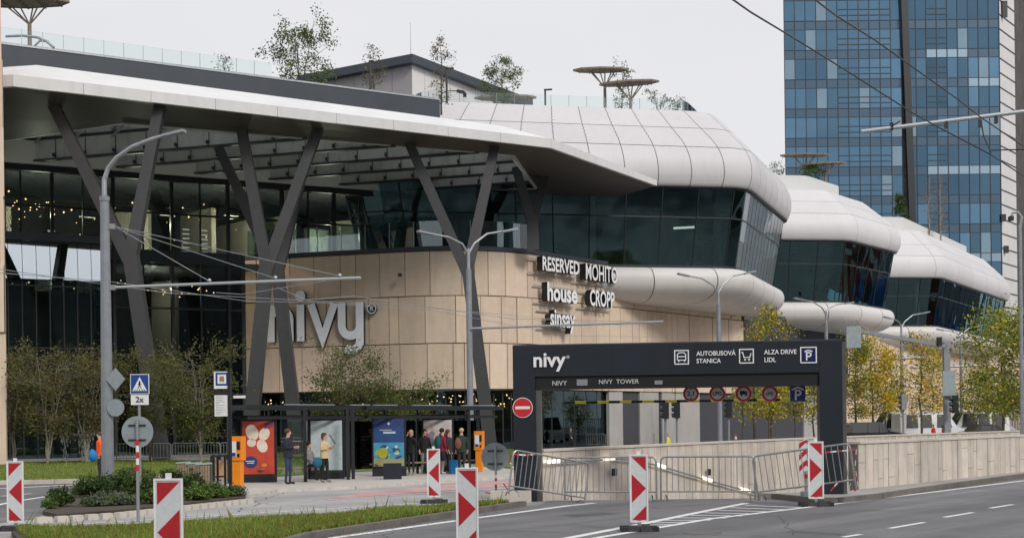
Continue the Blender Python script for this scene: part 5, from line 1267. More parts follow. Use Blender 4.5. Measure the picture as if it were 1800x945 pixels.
# ================================================================ BUS SHELTERS
def shelter(label, pl_, pr_x, posts, posters, strips, other):
    S0 = G(pl_[0], pl_[1], .09); S1 = G(pr_x[0], pr_x[1], .09); dv = (S1 - S0); ln = Vector((dv.x, dv.y)).length; ux_ = Vector((dv.x, dv.y)).normalized(); nn = Vector((ux_.y, -ux_.x))
    t = thing('bus_shelter', label, 'bus shelter', tuple(S0), group='bus shelters at the stop'); z0, z1 = .09, 2.52; o = Vector((S0.x, S0.y))
    mb = MB(); P = [o - ux_ * .2 + nn * .55, o + ux_ * (ln + .2) + nn * .55, o + ux_ * (ln + .2) - nn * .75, o - ux_ * .2 - nn * .75]; mb.prism([tuple(p) for p in P], z1 - .02, z1 + .13); mb.build('roof', M_black, t)
    mb = MB(); mb.slab(o + nn * .35, o + ux_ * ln + nn * .35, z1 - .34, z1 - .24, .06); mb.slab(o - nn * .6, o + ux_ * ln - nn * .6, z1 - .3, z1 - .2, .06); mb.build('rail', M_black, t)
    n = max(2, int(ln / 1.6))
    mb = MB()
    for i in range(n + 1):
        q = o + ux_ * (ln * i / n) - nn * .6; mb.box((q.x, q.y, (z0 + z1) / 2), (.08, .08, z1 - z0), .8)
    mb.build('rear_post', M_black, t)
    for f in posts:
        q = G(f[0], f[1], .09); mb = MB(); mb.box((q.x, q.y, (z0 + z1) / 2), (.11, .14, z1 - z0), .2); mb.build('front_post', M_black, t)
    mb = MB()
    for i in range(n):
        a = o + ux_ * (ln * i / n + .08) - nn * .6; b_ = o + ux_ * (ln * (i + 1) / n - .08) - nn * .6; mb.slab(a, b_, .35, 2.1, .012)
    mb.build('rear_glass', M_clear, t)
    mb = MB(); mb.slab(o + ux_ * .8 - nn * .35, o + ux_ * (ln - 1) - nn * .35, .5, .55, .4); mb.build('bench', M_woodb, t)
    mb = MB()
    for a, b_, y in strips:
        p = D(a, y, (o + nn * .56).y + (a - pl_[0]) / (pr_x[0] - pl_[0]) * dv.y); q = D(b_, y, (o + nn * .56).y + (b_ - pl_[0]) / (pr_x[0] - pl_[0]) * dv.y)
        p.z = q.z = z1 + .15; mb.beam(p, q, .12, .035)
    mb.build('roof_edge_strip', M_signb, t); return t
sh1 = shelter('left black bus shelter with the red and the pale poster', (424, 849), (628, 838), ((612, 842), (537, 846)), (), ((492, 577, 0), (608, 640, 0)), 0)
sh2 = shelter('right black bus shelter with the blue and the group portrait poster', (634, 838), (862, 826), ((621, 841), (825, 829)), (), ((648, 688, 0), (717, 783, 0), (803, 860, 0)), 0)
def poster(par, x0, x1, y0, y1, base, art, name):
    b = G((x0 + x1) / 2, base, .09); d = b.y; k = d / F_PX; w = (x1 - x0) * k; zt_ = D(x0, y0, d).z; zb_ = D(x0, y1, d).z; rz = R(6)
    t = MB(); t.box((b.x, d + .09, (zb_ - .1) / 2 + .05), (w * 1.12, .14, zb_ - .12), rz); t.box((b.x, d + .09, (zt_ + zb_) / 2 + .04), (w + .14, .13, zt_ - zb_ + .18), rz)
    fr = t.build('lightbox', M_black, par)
    c = Vector((b.x, d - .02, (zt_ + zb_) / 2)); U_ = Vector((math.cos(rz), math.sin(rz), 0)); V_ = Z; nn = U_.cross(V_)
    art(fr, c, U_, V_, nn, w, zt_ - zb_)
def rect(mb, c, U_, nn, x0, x1, y0, y1, m, lay): mb.flat([(x0, y0), (x1, y0), (x1, y1), (x0, y1)], c + nn * lay, U_, Z, .002, m)
PM = {k: mat('print_' + k, c, .5, var=.15, vscale=4) for k, c in dict(red=(.52, .06, .03), cream=(.75, .66, .56), navy=(.02, .04, .16), ice=(.48, .57, .59), sky=(.05, .28, .45), deep=(.015, .06, .2), sand=(.3, .3, .14), lime=(.35, .36, .03), pink=(.5, .08, .16), pale=(.55, .5, .52), skin=(.6, .38, .3), orange=(.8, .25, .05), grey=(.2, .22, .25)).items()}
PK = list(PM); PL_ = [PM[k] for k in PK]; ix = PK.index
def ell(cx, cy, rx, ry, a=0, n=18): return [(cx + rx * math.cos(t) * math.cos(a) - ry * math.sin(t) * math.sin(a), cy + rx * math.cos(t) * math.sin(a) + ry * math.sin(t) * math.cos(a)) for t in [2 * math.pi * i / n for i in range(n)]]
def art_red(par, c, U_, V_, nn, w, h):
    mb = MB(); rect(mb, c, U_, nn, -w / 2, w / 2, -h / 2, h / 2, ix('red'), 0)
    for cx, cy, rx, ry, a in ((-.22, .55, .20, .32, .35), (.22, .48, .17, .26, -.5), (-.24, .18, .15, .16, 0), (.14, .06, .17, .26, .4)): mb.flat(ell(cx * w / 1.15, cy * h / 1.9 , rx, ry * .85, a), c + nn * .004, U_, V_, .002, ix('cream'))
    mb.flat(ell(-.24 * w, -.27 * h, .22, .2), c + nn * .006, U_, V_, .002, ix('navy'))
    for i in range(3): stroke(mb, [(.20 * w, (.44 - .04 * i) * h), (.48 * w, (.49 - .04 * i) * h)], .035, c + nn * .006, U_, V_, .002, ix('navy'))
    mb.flat(ell(.18 * w, -.33 * h, .09, .06), c + nn * .006, U_, V_, .002, ix('orange'))
    for i, (a, b_) in enumerate(((-.4, -.12), (-.36, -.14))): rect(mb, c, U_, nn, a * w, b_ * w, (-.26 - i * .035) * h, (-.245 - i * .035) * h, ix('cream'), .009)
    mb.build('poster', PL_, par)
def art_ice(par, c, U_, V_, nn, w, h):
    mb = MB(); rect(mb, c, U_, nn, -w / 2, w / 2, -h / 2, h / 2, ix('ice'), 0)
    stroke(mb, [(-.12 * w, .17 * h), (-.1 * w, .25 * h)], .05, c + nn * .004, U_, V_, .002, ix('grey')); stroke(mb, [(.1 * w, .22 * h), (.28 * w, .03 * h)], .06, c + nn * .004, U_, V_, .002, ix('grey'))
    mb.build('poster', PL_, par)
def art_blue(par, c, U_, V_, nn, w, h):
    mb = MB(); n = 12
    for i in range(n):
        rect(mb, c, U_, nn, -w / 2, w / 2, -h / 2 + h * i / n, -h / 2 + h * (i + 1) / n, ix('sand') if i < 2 else ix('sky') if i < 6 else ix('deep') if i < 10 else ix('navy'), 0)
    r_ = random.Random(5)
    for i in range(16): mb.flat(ell(r_.uniform(-.38, .42) * w, r_.uniform(-.32, -.08) * h, r_.uniform(.05, .13), r_.uniform(.04, .12), r_.random()), c + nn * (.004 + i * .0006), U_, V_, .0005, r_.choice((ix('lime'), ix('ice'), ix('navy'), ix('sky'), ix('deep'))))
    mb.flat(ell(-.2 * w, -.22 * h, .18, .2), c + nn * .016, U_, V_, .001, ix('lime'))
    rect(mb, c, U_, nn, -.18 * w, .22 * w, .19 * h, .235 * h, ix('ice'), .004); rect(mb, c, U_, nn, -.3 * w, .1 * w, .26 * h, .275 * h, ix('pale'), .004); mb.flat(ell(0, .4 * h, .05, .05), c + nn * .004, U_, V_, .002, ix('pale')); mb.build('poster', PL_, par)
def art_group(par, c, U_, V_, nn, w, h):
    mb = MB(); rect(mb, c, U_, nn, -w / 2, w / 2, -h / 2, h / 2, ix('grey'), 0); rect(mb, c, U_, nn, -w / 2, w / 2, .12 * h, .5 * h, ix('pale'), .003)
    for i, (x, y, m) in enumerate(((-.38, .28, 'pink'), (-.2, .32, 'grey'), (-.03, .26, 'skin'), (.15, .3, 'navy'), (.33, .25, 'pink'))):
        mb.flat(ell(x * w, y * h, .06, .09), c + nn * (.006 + i * .001), U_, V_, .001, ix('skin')); mb.flat(ell(x * w, (y - .15) * h, .12, .16), c + nn * (.012 + i * .001), U_, V_, .001, ix(m))
    mb.build('poster', PL_, par)
poster(sh1, 427.5, 482.5, 740, 833, 847, art_red, 'a'); poster(sh1, 547.5, 602, 739, 826, 841, art_ice, 'b'); poster(sh2, 657.5, 711, 736, 819, 836, art_blue, 'c'); poster(sh2, 745.5, 795, 738, 818, 831, art_group, 'd')
t = MB(); q = G(690, 841, .09); t.box((q.x, q.y, .36), (.62, .4, .54), .1); o = t.build('litter_bin', M_navy); tag(o, 'low dark box bin in front of the blue poster', 'bin')
# planter bins and rack
for i, (px, bs, tp, w, lb) in enumerate(((322, 846, 812, .5, 'wooden slatted bin furthest back in the row beside the planting bed'), (340, 850, 813, .5, 'wooden slatted bin in the middle of the row of three'), (357, 857, 814, .55, 'wooden slatted bin nearest the camera, end of the row'))):
    b = G(px, bs, .09); t = thing('litter_bin', lb, 'bin', tuple(b), R(18), 'wooden bins by the stop'); h = D(px, tp, b.y).z - .09
    mb = MB(); 
    for k in range(5): mb.box((-.16 + .08 * k, 0, h * .48), (.07, .42, h * .9))
    mb.build('wood_slats', M_woodb, t, world=False)
    mb = MB(); mb.box((.235, 0, h / 2), (.05, .46, h)); mb.build('end_plate', M_gcol, t, world=False)
    mb = MB(); mb.hexa([(-.24, -.24, h * .95), (.27, -.24, h * .99), (.27, .24, h * .99), (-.24, .24, h * .95), (-.22, -.2, h * 1.0), (.25, -.2, h * 1.04), (.25, .2, h * 1.04), (-.22, .2, h * 1.0)]); mb.build('lid', M_signb, t, world=False)
b = G(385, 852, .09); t = thing('bike_rack', 'black metal bar rack beside the bus stop post', 'bike rack', tuple(b)); mb = MB()
for i, x in enumerate((372, 383, 396)):
    q = G(x, 855 - i, .09); mb.box((q.x, q.y, .55), (.06, .06, .95)); q2 = G(x + 4, 845 - i, .09); mb.box((q2.x, q2.y, .55), (.06, .06, .95)); mb.beam((q.x, q.y, 1.0), (q2.x, q2.y, 1.0), .06, .06)
mb.build('bars', M_black, t)
mb = MB(); mb.beam(G(372, 855, .09) + Z * .95, G(396, 853, .09) + Z * .95, .06, .06); mb.beam(G(372, 855, .09) + Z * .3, G(396, 853, .09) + Z * .3, .05, .05); mb.build('rail', M_black, t)
q = G(390, 846, .09); mb = MB(); mb.box((q.x, q.y, .5), (.42, .1, .66)); tag(mb.build('notice_panel', mat('terracotta', (.62, .36, .22), .7, var=.1)), 'terracotta coloured flat panel behind the black bar rack', 'panel')
# fountain jets
for px, y, lb in ((115, 757, 'leftmost thin water jet in front of the mall entrance'), (145, 757, 'middle water jet, bushy at its top, before the mall entrance'), (156, 754, 'rightmost water jet, next to the worker in orange')):
    b = G(px, 815); mb = MB(); r_ = random.Random(px); zt_ = D(px, y, b.y).z
    for i in range(70):
        f = r_.random() ** .7; w = .03 + .14 * f; zz = zt_ * f; mb.ball((b.x + r_.gauss(0, w), b.y + r_.gauss(0, w), zz), r_.uniform(.02, .05), 5, 0, (.6, .6, 2.4))
    tag(mb.build('water_jet', M_water), lb, 'fountain', 'fountain jets')
# ================================================================ PEOPLE
SK = mat('skin', (.55, .33, .24), .6)
def cm(n, c): return mat('cloth_' + n, c, .85, var=.15, vscale=9)
CL = {k: cm(k, v) for k, v in dict(navy=(.018, .022, .038), jeans=(.03, .05, .11), black=(.012, .012, .014), beige=(.58, .45, .26), dark=(.03, .028, .03), maroon=(.24, .012, .045), shorts=(.03, .035, .06), green=(.018, .04, .028), orange=(1.0, .12, .02), yellow=(.75, .68, .03), grey=(.22, .22, .23), white=(.7, .7, .7), red=(.5, .03, .03), teal=(.01, .12, .20), tealg=(.01, .10, .10), brown=(.20, .07, .045), hairb=(.10, .05, .03), hairy=(.5, .36, .2), shoe=(.25, .2, .16), blue=(.02, .22, .55)).items()}
def person(label, px, base, h, face, top, legs, hair='hairb', shoe='black', pose='stand', bare=False, z=0.0, hairl=0, extra=None, loc=None, group=None):
    b = loc if loc is not None else G(px, base, z); t = thing('person', label, 'person', tuple(b), face, group); s = h / 1.75
    V = []; E = []; Rr = []; K = []
    def v(p, r, par=None, k=0):
        V.append(Vector(p)); Rr.append(r); K.append(k)
        if par is not None: E.append((par, len(V) - 1))
        return len(V) - 1
    sit = pose == 'sit'; pz = .55 if sit else .95
    pel = v((0, 0, pz), (.15, .11), None, 1); wa = v((0, .0, pz + .17), (.135, .10), pel, 1); ch = v((0, .0, pz + .38), (.165, .115), wa, 1); nk = v((0, 0, pz + .53), (.06, .06), ch, 1)
    hd = v((0, -.015, pz + .61), (.075, .085), nk, 0); h2 = v((0, -.02, pz + .70), (.082, .10), hd, 0); v((0, -.01, pz + .775), (.055, .065), h2, 0); v((0, -.12, pz + .68), (.014, .014), h2, 0)
    arms = {'stand': ((.05, -.02), (-.0, -.04)), 'fold': None, 'phone': None, 'camera': None, 'walk': None, 'sit': None}
    for sd in (-1, 1):
        sh = v((sd * .17, 0, pz + .46), (.062, .062), ch, 1)
        if pose == 'camera': el, wr = (sd * .27, -.14, pz + .28), (sd * .08, -.22, pz + .62)
        elif pose == 'fold': el, wr = (sd * .24, -.04, pz + .20), (sd * .02, -.24, pz + .22)
        elif pose == 'phone' and sd > 0: el, wr = (sd * .20, -.10, pz + .20), (sd * .10, -.34, pz + .34)
        elif pose == 'phone': el, wr = (sd * .22, -.02, pz + .20), (sd * .12, -.22, pz + .26)
        elif pose == 'sit': el, wr = (sd * .22, -.06, pz + .22), (sd * .12, -.30, pz + .14)
        elif pose == 'walk': el, wr = (sd * .22, sd * .12, pz + .20), (sd * .2, sd * .22 - .08, pz - .0)
        else: el, wr = (sd * .235, .03, pz + .20), (sd * .22, -.05, pz - .03)
        e = v(el, (.05, .05), sh, 1); e2 = v(Vector(el).lerp(Vector(wr), .85), (.034, .034), e, 1); w = v(wr, (.026, .026), e2, 0)
        dr = (Vector(wr) - Vector(el)).normalized(); pl = v(Vector(wr) + dr * .06, (.030, .018), w, 0)
        side = dr.cross(Vector((0, 1, .2))).normalized()
        for f in range(4):
            o = side * (.024 * (f - 1.5)); a = v(Vector(wr) + dr * .10 + o, (.0095, .0095), pl, 0); v(Vector(wr) + dr * (.155 - .01 * abs(f - 1.3)) + o * 1.1 + Vector((0, -.02, -.015)), (.008, .008), a, 0)
        v(Vector(wr) + dr * .06 + side * -.055, (.010, .010), w, 0)
        if sit:
            hp = v((sd * .09, -.03, pz - .04), (.085, .085), pel, 2); kn = v((sd * .12, -.42, pz - .03), (.062, .062), hp, 2); an = v((sd * .12, -.45 - .08 * sd, .10), (.042, .042), kn, 2)
            fy = -.45 - .08 * sd
        else:
            st = {'walk': .22 * sd, 'fold': .03 * sd}.get(pose, .05 * sd)
            hp = v((sd * .09, 0, pz - .08), (.095, .10), pel, 2); kn = v((sd * .095, -.02 - st * .5, .50), (.062, .066), hp, 2); an = v((sd * .10, .02 - st, .10), (.040, .042), kn, 4 if bare else 2); fy = .02 - st
        he = v((sd * .10, fy + .0, .045), (.038, .040), an, 3); v((sd * .12, fy - .17, .03), (.036, .026), he, 3)
    me = bpy.data.meshes.new('sk'); me.from_pydata([tuple(q) for q in V], E, []); ob = bpy.data.objects.new('sk', me); C.objects.link(ob)
    md = ob.modifiers.new('s', 'SKIN'); md.use_smooth_shade = True; md.branch_smoothing = .6
    for i, r in enumerate(Rr): me.skin_vertices[0].data[i].radius = r; me.skin_vertices[0].data[i].use_root = (i == 0)
    ob.modifiers.new('u', 'SUBSURF').levels = 1
    bpy.context.view_layer.update(); m2 = bpy.data.meshes.new_from_object(ob.evaluated_get(bpy.context.evaluated_depsgraph_get()))
    bpy.data.objects.remove(ob)
    m2.materials.clear()
    for m in (SK, CL[top], CL[legs], CL[shoe], SK): m2.materials.append(m)
    segs = [(V[a], V[c], K[c]) for a, c in E]
    import numpy as _n
    A_ = _n.array([tuple(q[0]) for q in segs]); B2 = _n.array([tuple(q[1]) for q in segs]); kk = [q[2] for q in segs]; D_ = B2 - A_; L2 = (D_ ** 2).sum(1) + 1e-9
    for p in m2.polygons:
        c = _n.array(tuple(p.center)); tt = _n.clip(((c - A_) * D_).sum(1) / L2, 0, 1); dd = ((A_ + D_ * tt[:, None] - c) ** 2).sum(1); p.material_index = kk[int(dd.argmin())]; p.use_smooth = True
    body = bpy.data.objects.new('body', m2); C.objects.link(body); body.parent = t
    mb = MB(); mb.ball((0, .015, pz + .735), .105, 12, 0, (.9, 1.05, .85));
    if hairl: mb.ball((0, .06, pz + .66), .085, 10, 0, (1, .8, 1.3 + hairl))
    mb.build('hair', CL[hair], t, world=False, smooth=True)
    if not bare or True:
        mb = MB(); n = 14; zz = [(pz - .10 if not sit else pz - .04, .185, .14), (pz + .15, .175, .13), (pz + .40, .19, .13), (pz + .49, .12, .09)]
        for (za, xa, ya), (zb_, xb, yb) in zip(zz[:-1], zz[1:]):
            for i in range(n):
                a0, a1 = 2 * math.pi * i / n, 2 * math.pi * (i + 1) / n
                mb.poly([(xa * math.cos(a0), ya * math.sin(a0), za), (xa * math.cos(a1), ya * math.sin(a1), za), (xb * math.cos(a1), yb * math.sin(a1), zb_), (xb * math.cos(a0), yb * math.sin(a0), zb_)])
        mb.build('jacket', CL[top], t, world=False, smooth=True)
    if extra:
        for nm, kd, col, pos, sz in extra:
            mb = MB(); mb.ball((0, 0, 0), 1, 12, 0, sz); o = mb.build(nm, CL[col], None, smooth=True)
            c = Matrix.Rotation(face, 3, 'Z') @ (Vector(pos) * s); o.location = b + c; o.scale = (s,) * 3; o.rotation_euler = (0, 0, face); tag(o, kd, 'bag')
    t.scale = (s,) * 3; return t
RT, LT = R(90), R(-90)
person('man in navy jacket and blue jeans standing with folded arms by the red poster', 507, 850, 1.76, R(75), 'navy', 'jeans', pose='fold', z=.09)
person('person in black sitting on the shelter bench behind the man in navy', 543, 843, 1.7, R(60), 'grey', 'black', pose='sit', z=.09, hair='black')
person('woman in beige jacket and black trousers holding a phone before the pale poster', 571, 847, 1.62, R(62), 'beige', 'black', pose='phone', z=.09, shoe='shoe', hairl=.1, extra=(('shoulder_bag', 'bright teal shoulder bag carried by the woman in beige', 'teal', (-.34, .06, .72), (.24, .13, .19)),))
person('woman in black holding a camera to her face beside the blue poster', 723, 834, 1.66, R(-12), 'black', 'dark', 'hairy', 'shoe', 'camera', z=.09, hairl=.5)
person('dark dressed person standing half hidden behind the woman with the camera', 747, 832, 1.68, R(20), 'black', 'grey', 'black', 'shoe', z=.09)
person('woman in maroon top and navy shorts with a teal backpack', 778, 832, 1.70, R(125), 'maroon', 'shorts', 'black', 'white', 'stand', True, z=.09, extra=(('backpack', 'dark teal backpack worn by the woman in maroon', 'tealg', (-.02, .22, 1.22), (.17, .12, .27)),))
person('dark clothed person close behind the woman in maroon', 789, 831, 1.66, R(80), 'dark', 'black', 'brown', 'shoe', z=.09)
person('person in dark green jacket with a brown backpack next to the orange machine', 812, 833, 1.7, R(190), 'green', 'dark', 'hairy', 'black', z=.09, extra=(('backpack', 'small reddish brown backpack on the person in green', 'brown', (.16, .20, 1.18), (.13, .10, .22)),))
q = G(800, 832, .09); mb = MB(); mb.box((q.x, q.y, .35), (.4, .28, .5), .3); tag(mb.build('carrier_bag', CL['blue']), 'blue bag standing on the pavement among the waiting people', 'bag')
person('worker in a bright orange top half hidden behind the thick grey pole', 176, 839, 1.72, R(-70), 'orange', 'dark', z=.1, shoe='black', extra=(('holdall', 'round bright blue bag held by the worker in orange', 'blue', (.3, -.28, .86), (.22, .16, .24)),))
person('person in dark clothes and a white scarf walking past the mirrored shop window', 1003, 790, 1.62, R(40), 'dark', 'black', pose='walk', hairl=.3, loc=Vector((*D(1003, 760, 104).xy, 0)), hair='brown')
person('person in a yellow top standing behind the ramp wall seen through the gate', 1173, 0, 1.25, R(10), 'yellow', 'dark', 'brown', loc=Vector((*D(1173, 760, 78).xy, 0)))
for px, d_, lb, fc in ((1641, 107, 'worker in a red jacket behind the ramp wall, left of two by the vans', 30), (1661, 109, 'worker in dark red, right of two by the parked vans', -40)):
    person(lb, px, 0, 1.5, R(fc), 'red', 'dark', 'red', loc=Vector((*D(px, 760, d_).xy, 0)), group='workers behind the ramp wall')
q = D(1293, 760, F_PX / 21); t = thing('traffic_cone', 'small red and white cone above the ramp wall seen through the gate', 'cone', (q.x, q.y, 0)); 
mb = MB(); mb.tube([(q.x, q.y, 0), (q.x, q.y, .03)], .25, 10); mb.tube([(q.x, q.y, .03), (q.x, q.y, .5), (q.x, q.y, .51), (q.x, q.y, .72), (q.x, q.y, .721), (q.x, q.y, .98)], [.18, .11, .11, .07, .07, .03], 12); mb.build('cone_body', M_redb, t)
mb = MB(); mb.tube([(q.x, q.y, .48), (q.x, q.y, .7)], [.118, .08], 12); mb.build('white_band', M_white, t)

# ================================================================ VEHICLES
def vehicle(name, label, cat, px, d, rz, body, Lv=4.6, Wv=1.85, Hv=1.75, kind='suv', group='vehicles parked behind the ramp wall'):
    b = D(px, 760, d); t = thing(name, label, cat, (b.x, b.y, 0), rz, group); h = Lv / 2; w = Wv / 2
    if kind == 'suv': pr = [(-h, .35), (-h, .95), (-h + .12, 1.05), (-h + .35, Hv - .12), (-h + .7, Hv), (h - 2.0, Hv), (h - 1.35, 1.12), (h - .1, .92), (h, .6), (h, .35)]
    elif kind == 'car': pr = [(-h, .35), (-h, .85), (-h + .7, .98), (-h + 1.2, Hv), (h - 1.9, Hv), (h - 1.15, .95), (h - .1, .8), (h, .35)]
    else: pr = [(-h, .35), (-h, Hv - .1), (-h + .15, Hv), (h - 1.5, Hv), (h - .75, 1.3), (h - .1, 1.1), (h, .8), (h, .35)]
    mb = MB(); n = len(pr)
    ins = lambda z: w - max(0, (z - 1.0)) * .16
    base = len(mb.v); mb.v += [(x, -ins(z), z) for x, z in pr] + [(x, ins(z), z) for x, z in pr]
    mb.face([base + i for i in range(n)][::-1]); mb.face([base + n + i for i in range(n)])
    for i in range(n): j = (i + 1) % n; mb.face((base + i, base + j, base + n + j, base + n + i))
    mb.build('body', body, t, world=False)
    zt_ = Hv - .14; zb_ = 1.03 if kind != 'van' else 1.25
    wins = {'suv': ((-h + .5, -h + 1.6), (-h + 1.68, -.25 + .35), (.2, h - 2.0 + .25)), 'car': ((-h + 1.25, -.1), (0, h - 2.05)), 'van': ((h - 2.5, h - 1.45), (-h + .5, -h + 1.5), (-h + 1.7, -h + 2.7))}[kind]
    for wi, (a, c) in enumerate(wins):
        for sd in (-1, 1):
            mb = MB(); ex = .25 if (kind != 'van' and wi == len(wins) - 1) or (kind == 'van' and wi == 0) else 0
            y0, y1 = sd * (ins(zb_) + .008), sd * (ins(zt_) + .008); q = [(a, y0, zb_), (c + ex, y0, zb_), (c, y1, zt_), (a + .08, y1, zt_)]; mb.poly(q if sd < 0 else q[::-1]); mb.build('side_window', M_mull, t, world=False)
    i = {'suv': 5, 'car': 4, 'van': 3}[kind]; (xa, za), (xb, zb2_) = pr[i], pr[i + 1]; mb = MB(); mb.poly([(xa + .06, -ins(za) + .1, za - .04), (xb - .02, -ins(zb2_) + .08, zb2_ + .06), (xb - .02, ins(zb2_) - .08, zb2_ + .06), (xa + .06, ins(za) - .1, za - .04)]); o = mb.build('windscreen', M_mull, t, world=False); 
    for vv in o.data.vertices: vv.co.x += .02; vv.co.z += .02
    for x in (-h + .85, h - .85):
        for sd in (-1, 1):
            mb = MB(); mb.tube([(x, sd * (w - .2), .33), (x, sd * (w + .01), .33)], .33, 16); wh = mb.build('wheel', M_rubber, t, world=False); mb = MB(); mb.tube([(x, sd * (w + .005), .33), (x, sd * (w + .022), .33)], .2, 12); mb.build('rim', M_galv, wh, world=False)
    return t
CW = mat('car_white', (.72, .73, .74), .25, coat=.5); CD = mat('car_dark', (.02, .022, .026), .25, coat=.5); CG = mat('car_silver', (.35, .36, .38), .3, metal=.4)
vehicle('parked_car', 'black estate car just right of the gate post', 'car', 1532, 96, R(10), CD, 4.7, 1.85, 1.78, 'suv')
vehicle('parked_van', 'tall white van cab behind the yellow trees', 'van', 1583, 112, R(185), CW, 5.6, 2.0, 2.6, 'van')
vehicle('parked_van', 'long white van left of the signal gantry', 'van', 1632, 110, R(8), CW, 5.6, 2.0, 2.45, 'van')
vehicle('parked_van', 'white box van right of the grey lamp post', 'van', 1712, 112, R(186), CW, 5.4, 2.0, 2.5, 'van')
vehicle('parked_car', 'dark car with bright roof reflections right of the box van', 'car', 1757, 116, R(12), CG, 4.5, 1.8, 1.5, 'car')
vehicle('parked_car', 'dark car in front of the box van', 'car', 1735, 106, R(8), CD, 4.4, 1.8, 1.5, 'car')
# dark railings at the far right
mb = MB(); a = D(1732, 760, 125); b_ = D(1840, 760, 118)
for k in range(40): q = a.lerp(b_, k / 39); mb.box((q.x, q.y, 1.25), (.07, .07, 2.5))
mb.beam((a.x, a.y, 2.45), (b_.x, b_.y, 2.45), .06, .08); mb.beam((a.x, a.y, .3), (b_.x, b_.y, .3), .06, .08); tag(mb.build('railing', M_pole), 'grey upright bar fence behind the dark trunk at the right edge', 'fence')

# ================================================================ TREES
def leaves(mb_pts, n, size, rng): pass
def foliage(name, centers, n, sig, leaf, mats_, prob, parent, seed, tintr=(.6, 1.45), flatz=1.0, loc=(0, 0, 0)):
    rng = np.random.default_rng(seed); cen = np.array([tuple(c) for c in centers]); k = rng.integers(0, len(cen), n); ct = rng.uniform(.75, 1.3, len(cen))
    sg = sig if np.ndim(sig) else np.full(3, sig); P = cen[k] + rng.normal(0, 1, (n, 3)) * np.array([sg[0], sg[1], sg[2] * flatz]); P[:, 2] = np.maximum(P[:, 2], .05)
    a = rng.normal(0, 1, (n, 3)); a /= np.linalg.norm(a, axis=1)[:, None]; b = rng.normal(0, 1, (n, 3)); b -= a * (a * b).sum(1)[:, None]; b /= np.linalg.norm(b, axis=1)[:, None]
    sz = leaf * rng.uniform(.6, 1.4, n)[:, None]; V = np.stack([P - a * sz, P + b * sz * .55, P + a * sz, P - b * sz * .55], 1).reshape(-1, 3) 
    me = bpy.data.meshes.new(name); me.vertices.add(4 * n); me.vertices.foreach_set('co', V.ravel()); me.loops.add(4 * n); me.loops.foreach_set('vertex_index', np.arange(4 * n)); me.polygons.add(n); me.polygons.foreach_set('loop_start', np.arange(n) * 4)
    me.polygons.foreach_set('loop_total', np.full(n, 4)) if False else None
    for m in mats_: me.materials.append(m)
    cl = rng.random(len(cen)); pr = np.cumsum(prob); r = (cl[k] * .55 + rng.random(n) * .45); mi = np.minimum(np.searchsorted(pr / pr[-1], (np.argsort(np.argsort(r)) + .5) / n), len(mats_) - 1)
    me.polygons.foreach_set('material_index', mi.astype(np.int32))
    t = (rng.uniform(*tintr, n) * ct[k]); col = np.ones((n, 4, 4)); col[:, :, :3] = t[:, None, None]
    ca = me.color_attributes.new('tint', 'FLOAT_COLOR', 'CORNER'); ca.data.foreach_set('color', col.ravel()); me.update(); me.validate()
    o = bpy.data.objects.new(name, me); C.objects.link(o); o.parent = parent; return o
def tree(label, base, h, rad, clear, n, leaf, mats_, prob, seed, stems=1, shape='oval', bark=None, ncl=40, sig=.35, name='tree', cat='tree', group=None, tr=None, spread=.3):
    t = thing(name, label, cat, tuple(base), 0, group); rnd = random.Random(seed); mb = MB(); tips = []; tr = tr or h * .011 + .02
    for s in range(stems):
        a0 = rnd.uniform(0, 6.28); lean = 0 if stems == 1 else rnd.uniform(.15, 1) * rad * spread * 2
        top = Vector((math.cos(a0) * lean, math.sin(a0) * lean, h * (rnd.uniform(.8, .97) if stems > 1 else .97)))
        k = 7; pts = [Vector((0, 0, 0))] + [top * (i / k) * 1.0 + Vector((rnd.gauss(0, .02 * h), rnd.gauss(0, .02 * h), 0)) * .5 for i in range(1, k + 1)]
        for i in range(1, k): f = i / k; pts[i].x = top.x * f ** 1.3 + rnd.gauss(0, .008 * h); pts[i].y = top.y * f ** 1.3 + rnd.gauss(0, .008 * h)
        mb.tube(pts, [tr * (1 - .85 * i / k) / (stems ** .35) for i in range(k + 1)], 7)
        for j in range(max(3, ncl // stems)):
            f = rnd.uniform(clear / h, 1) if shape != 'cone' else clear / h + (1 - clear / h) * rnd.random() ** 1.2; i = min(k - 1, int(f * k)); o = pts[i].lerp(pts[i + 1], f * k - i)
            g = (f * h - clear) / max(.1, h - clear)
            rr = rad * {'oval': math.sin(math.pi * min(.97, max(.12, g * .85 + .1))) ** .6, 'cone': max(.08, 1 - g) ** .8, 'column': .9 if g < .8 else .55, 'round': math.sqrt(max(.05, 1 - (2 * g - 1) ** 2)), 'vase': .35 + .65 * g}[shape] * rnd.uniform(.45, 1)
            a = rnd.uniform(0, 6.28); e = Vector((o.x + math.cos(a) * rr, o.y + math.sin(a) * rr, min(h * 1.02, o.z + rr * rnd.uniform(-.05, .55) * (1 if shape != 'cone' else .2))))
            m_ = o.lerp(e, .55) + Vector((0, 0, .04 * h * rnd.uniform(-.3, .5))); mb.tube([o, m_, e], [tr * .35 * (1.1 - f), tr * .22 * (1.1 - f) + .004, .004], 4, caps=False); tips += [e, m_.lerp(e, .6)] if n else []
            for q in range(2): u = e + Vector((rnd.gauss(0, .22), rnd.gauss(0, .22), rnd.gauss(.1, .18))) * (sig / .35); mb.tube([m_.lerp(e, .5), u], [.008, .003], 3, caps=False); tips.append(u)
    mb.build('trunk', bark or M_bark, t, world=False)
    if n: foliage('crown', tips, n, sig * .55, leaf, mats_, prob, t, seed)
    return t
def at(px, d, z=0): q = D(px, 700, d); return (q.x, q.y, z)
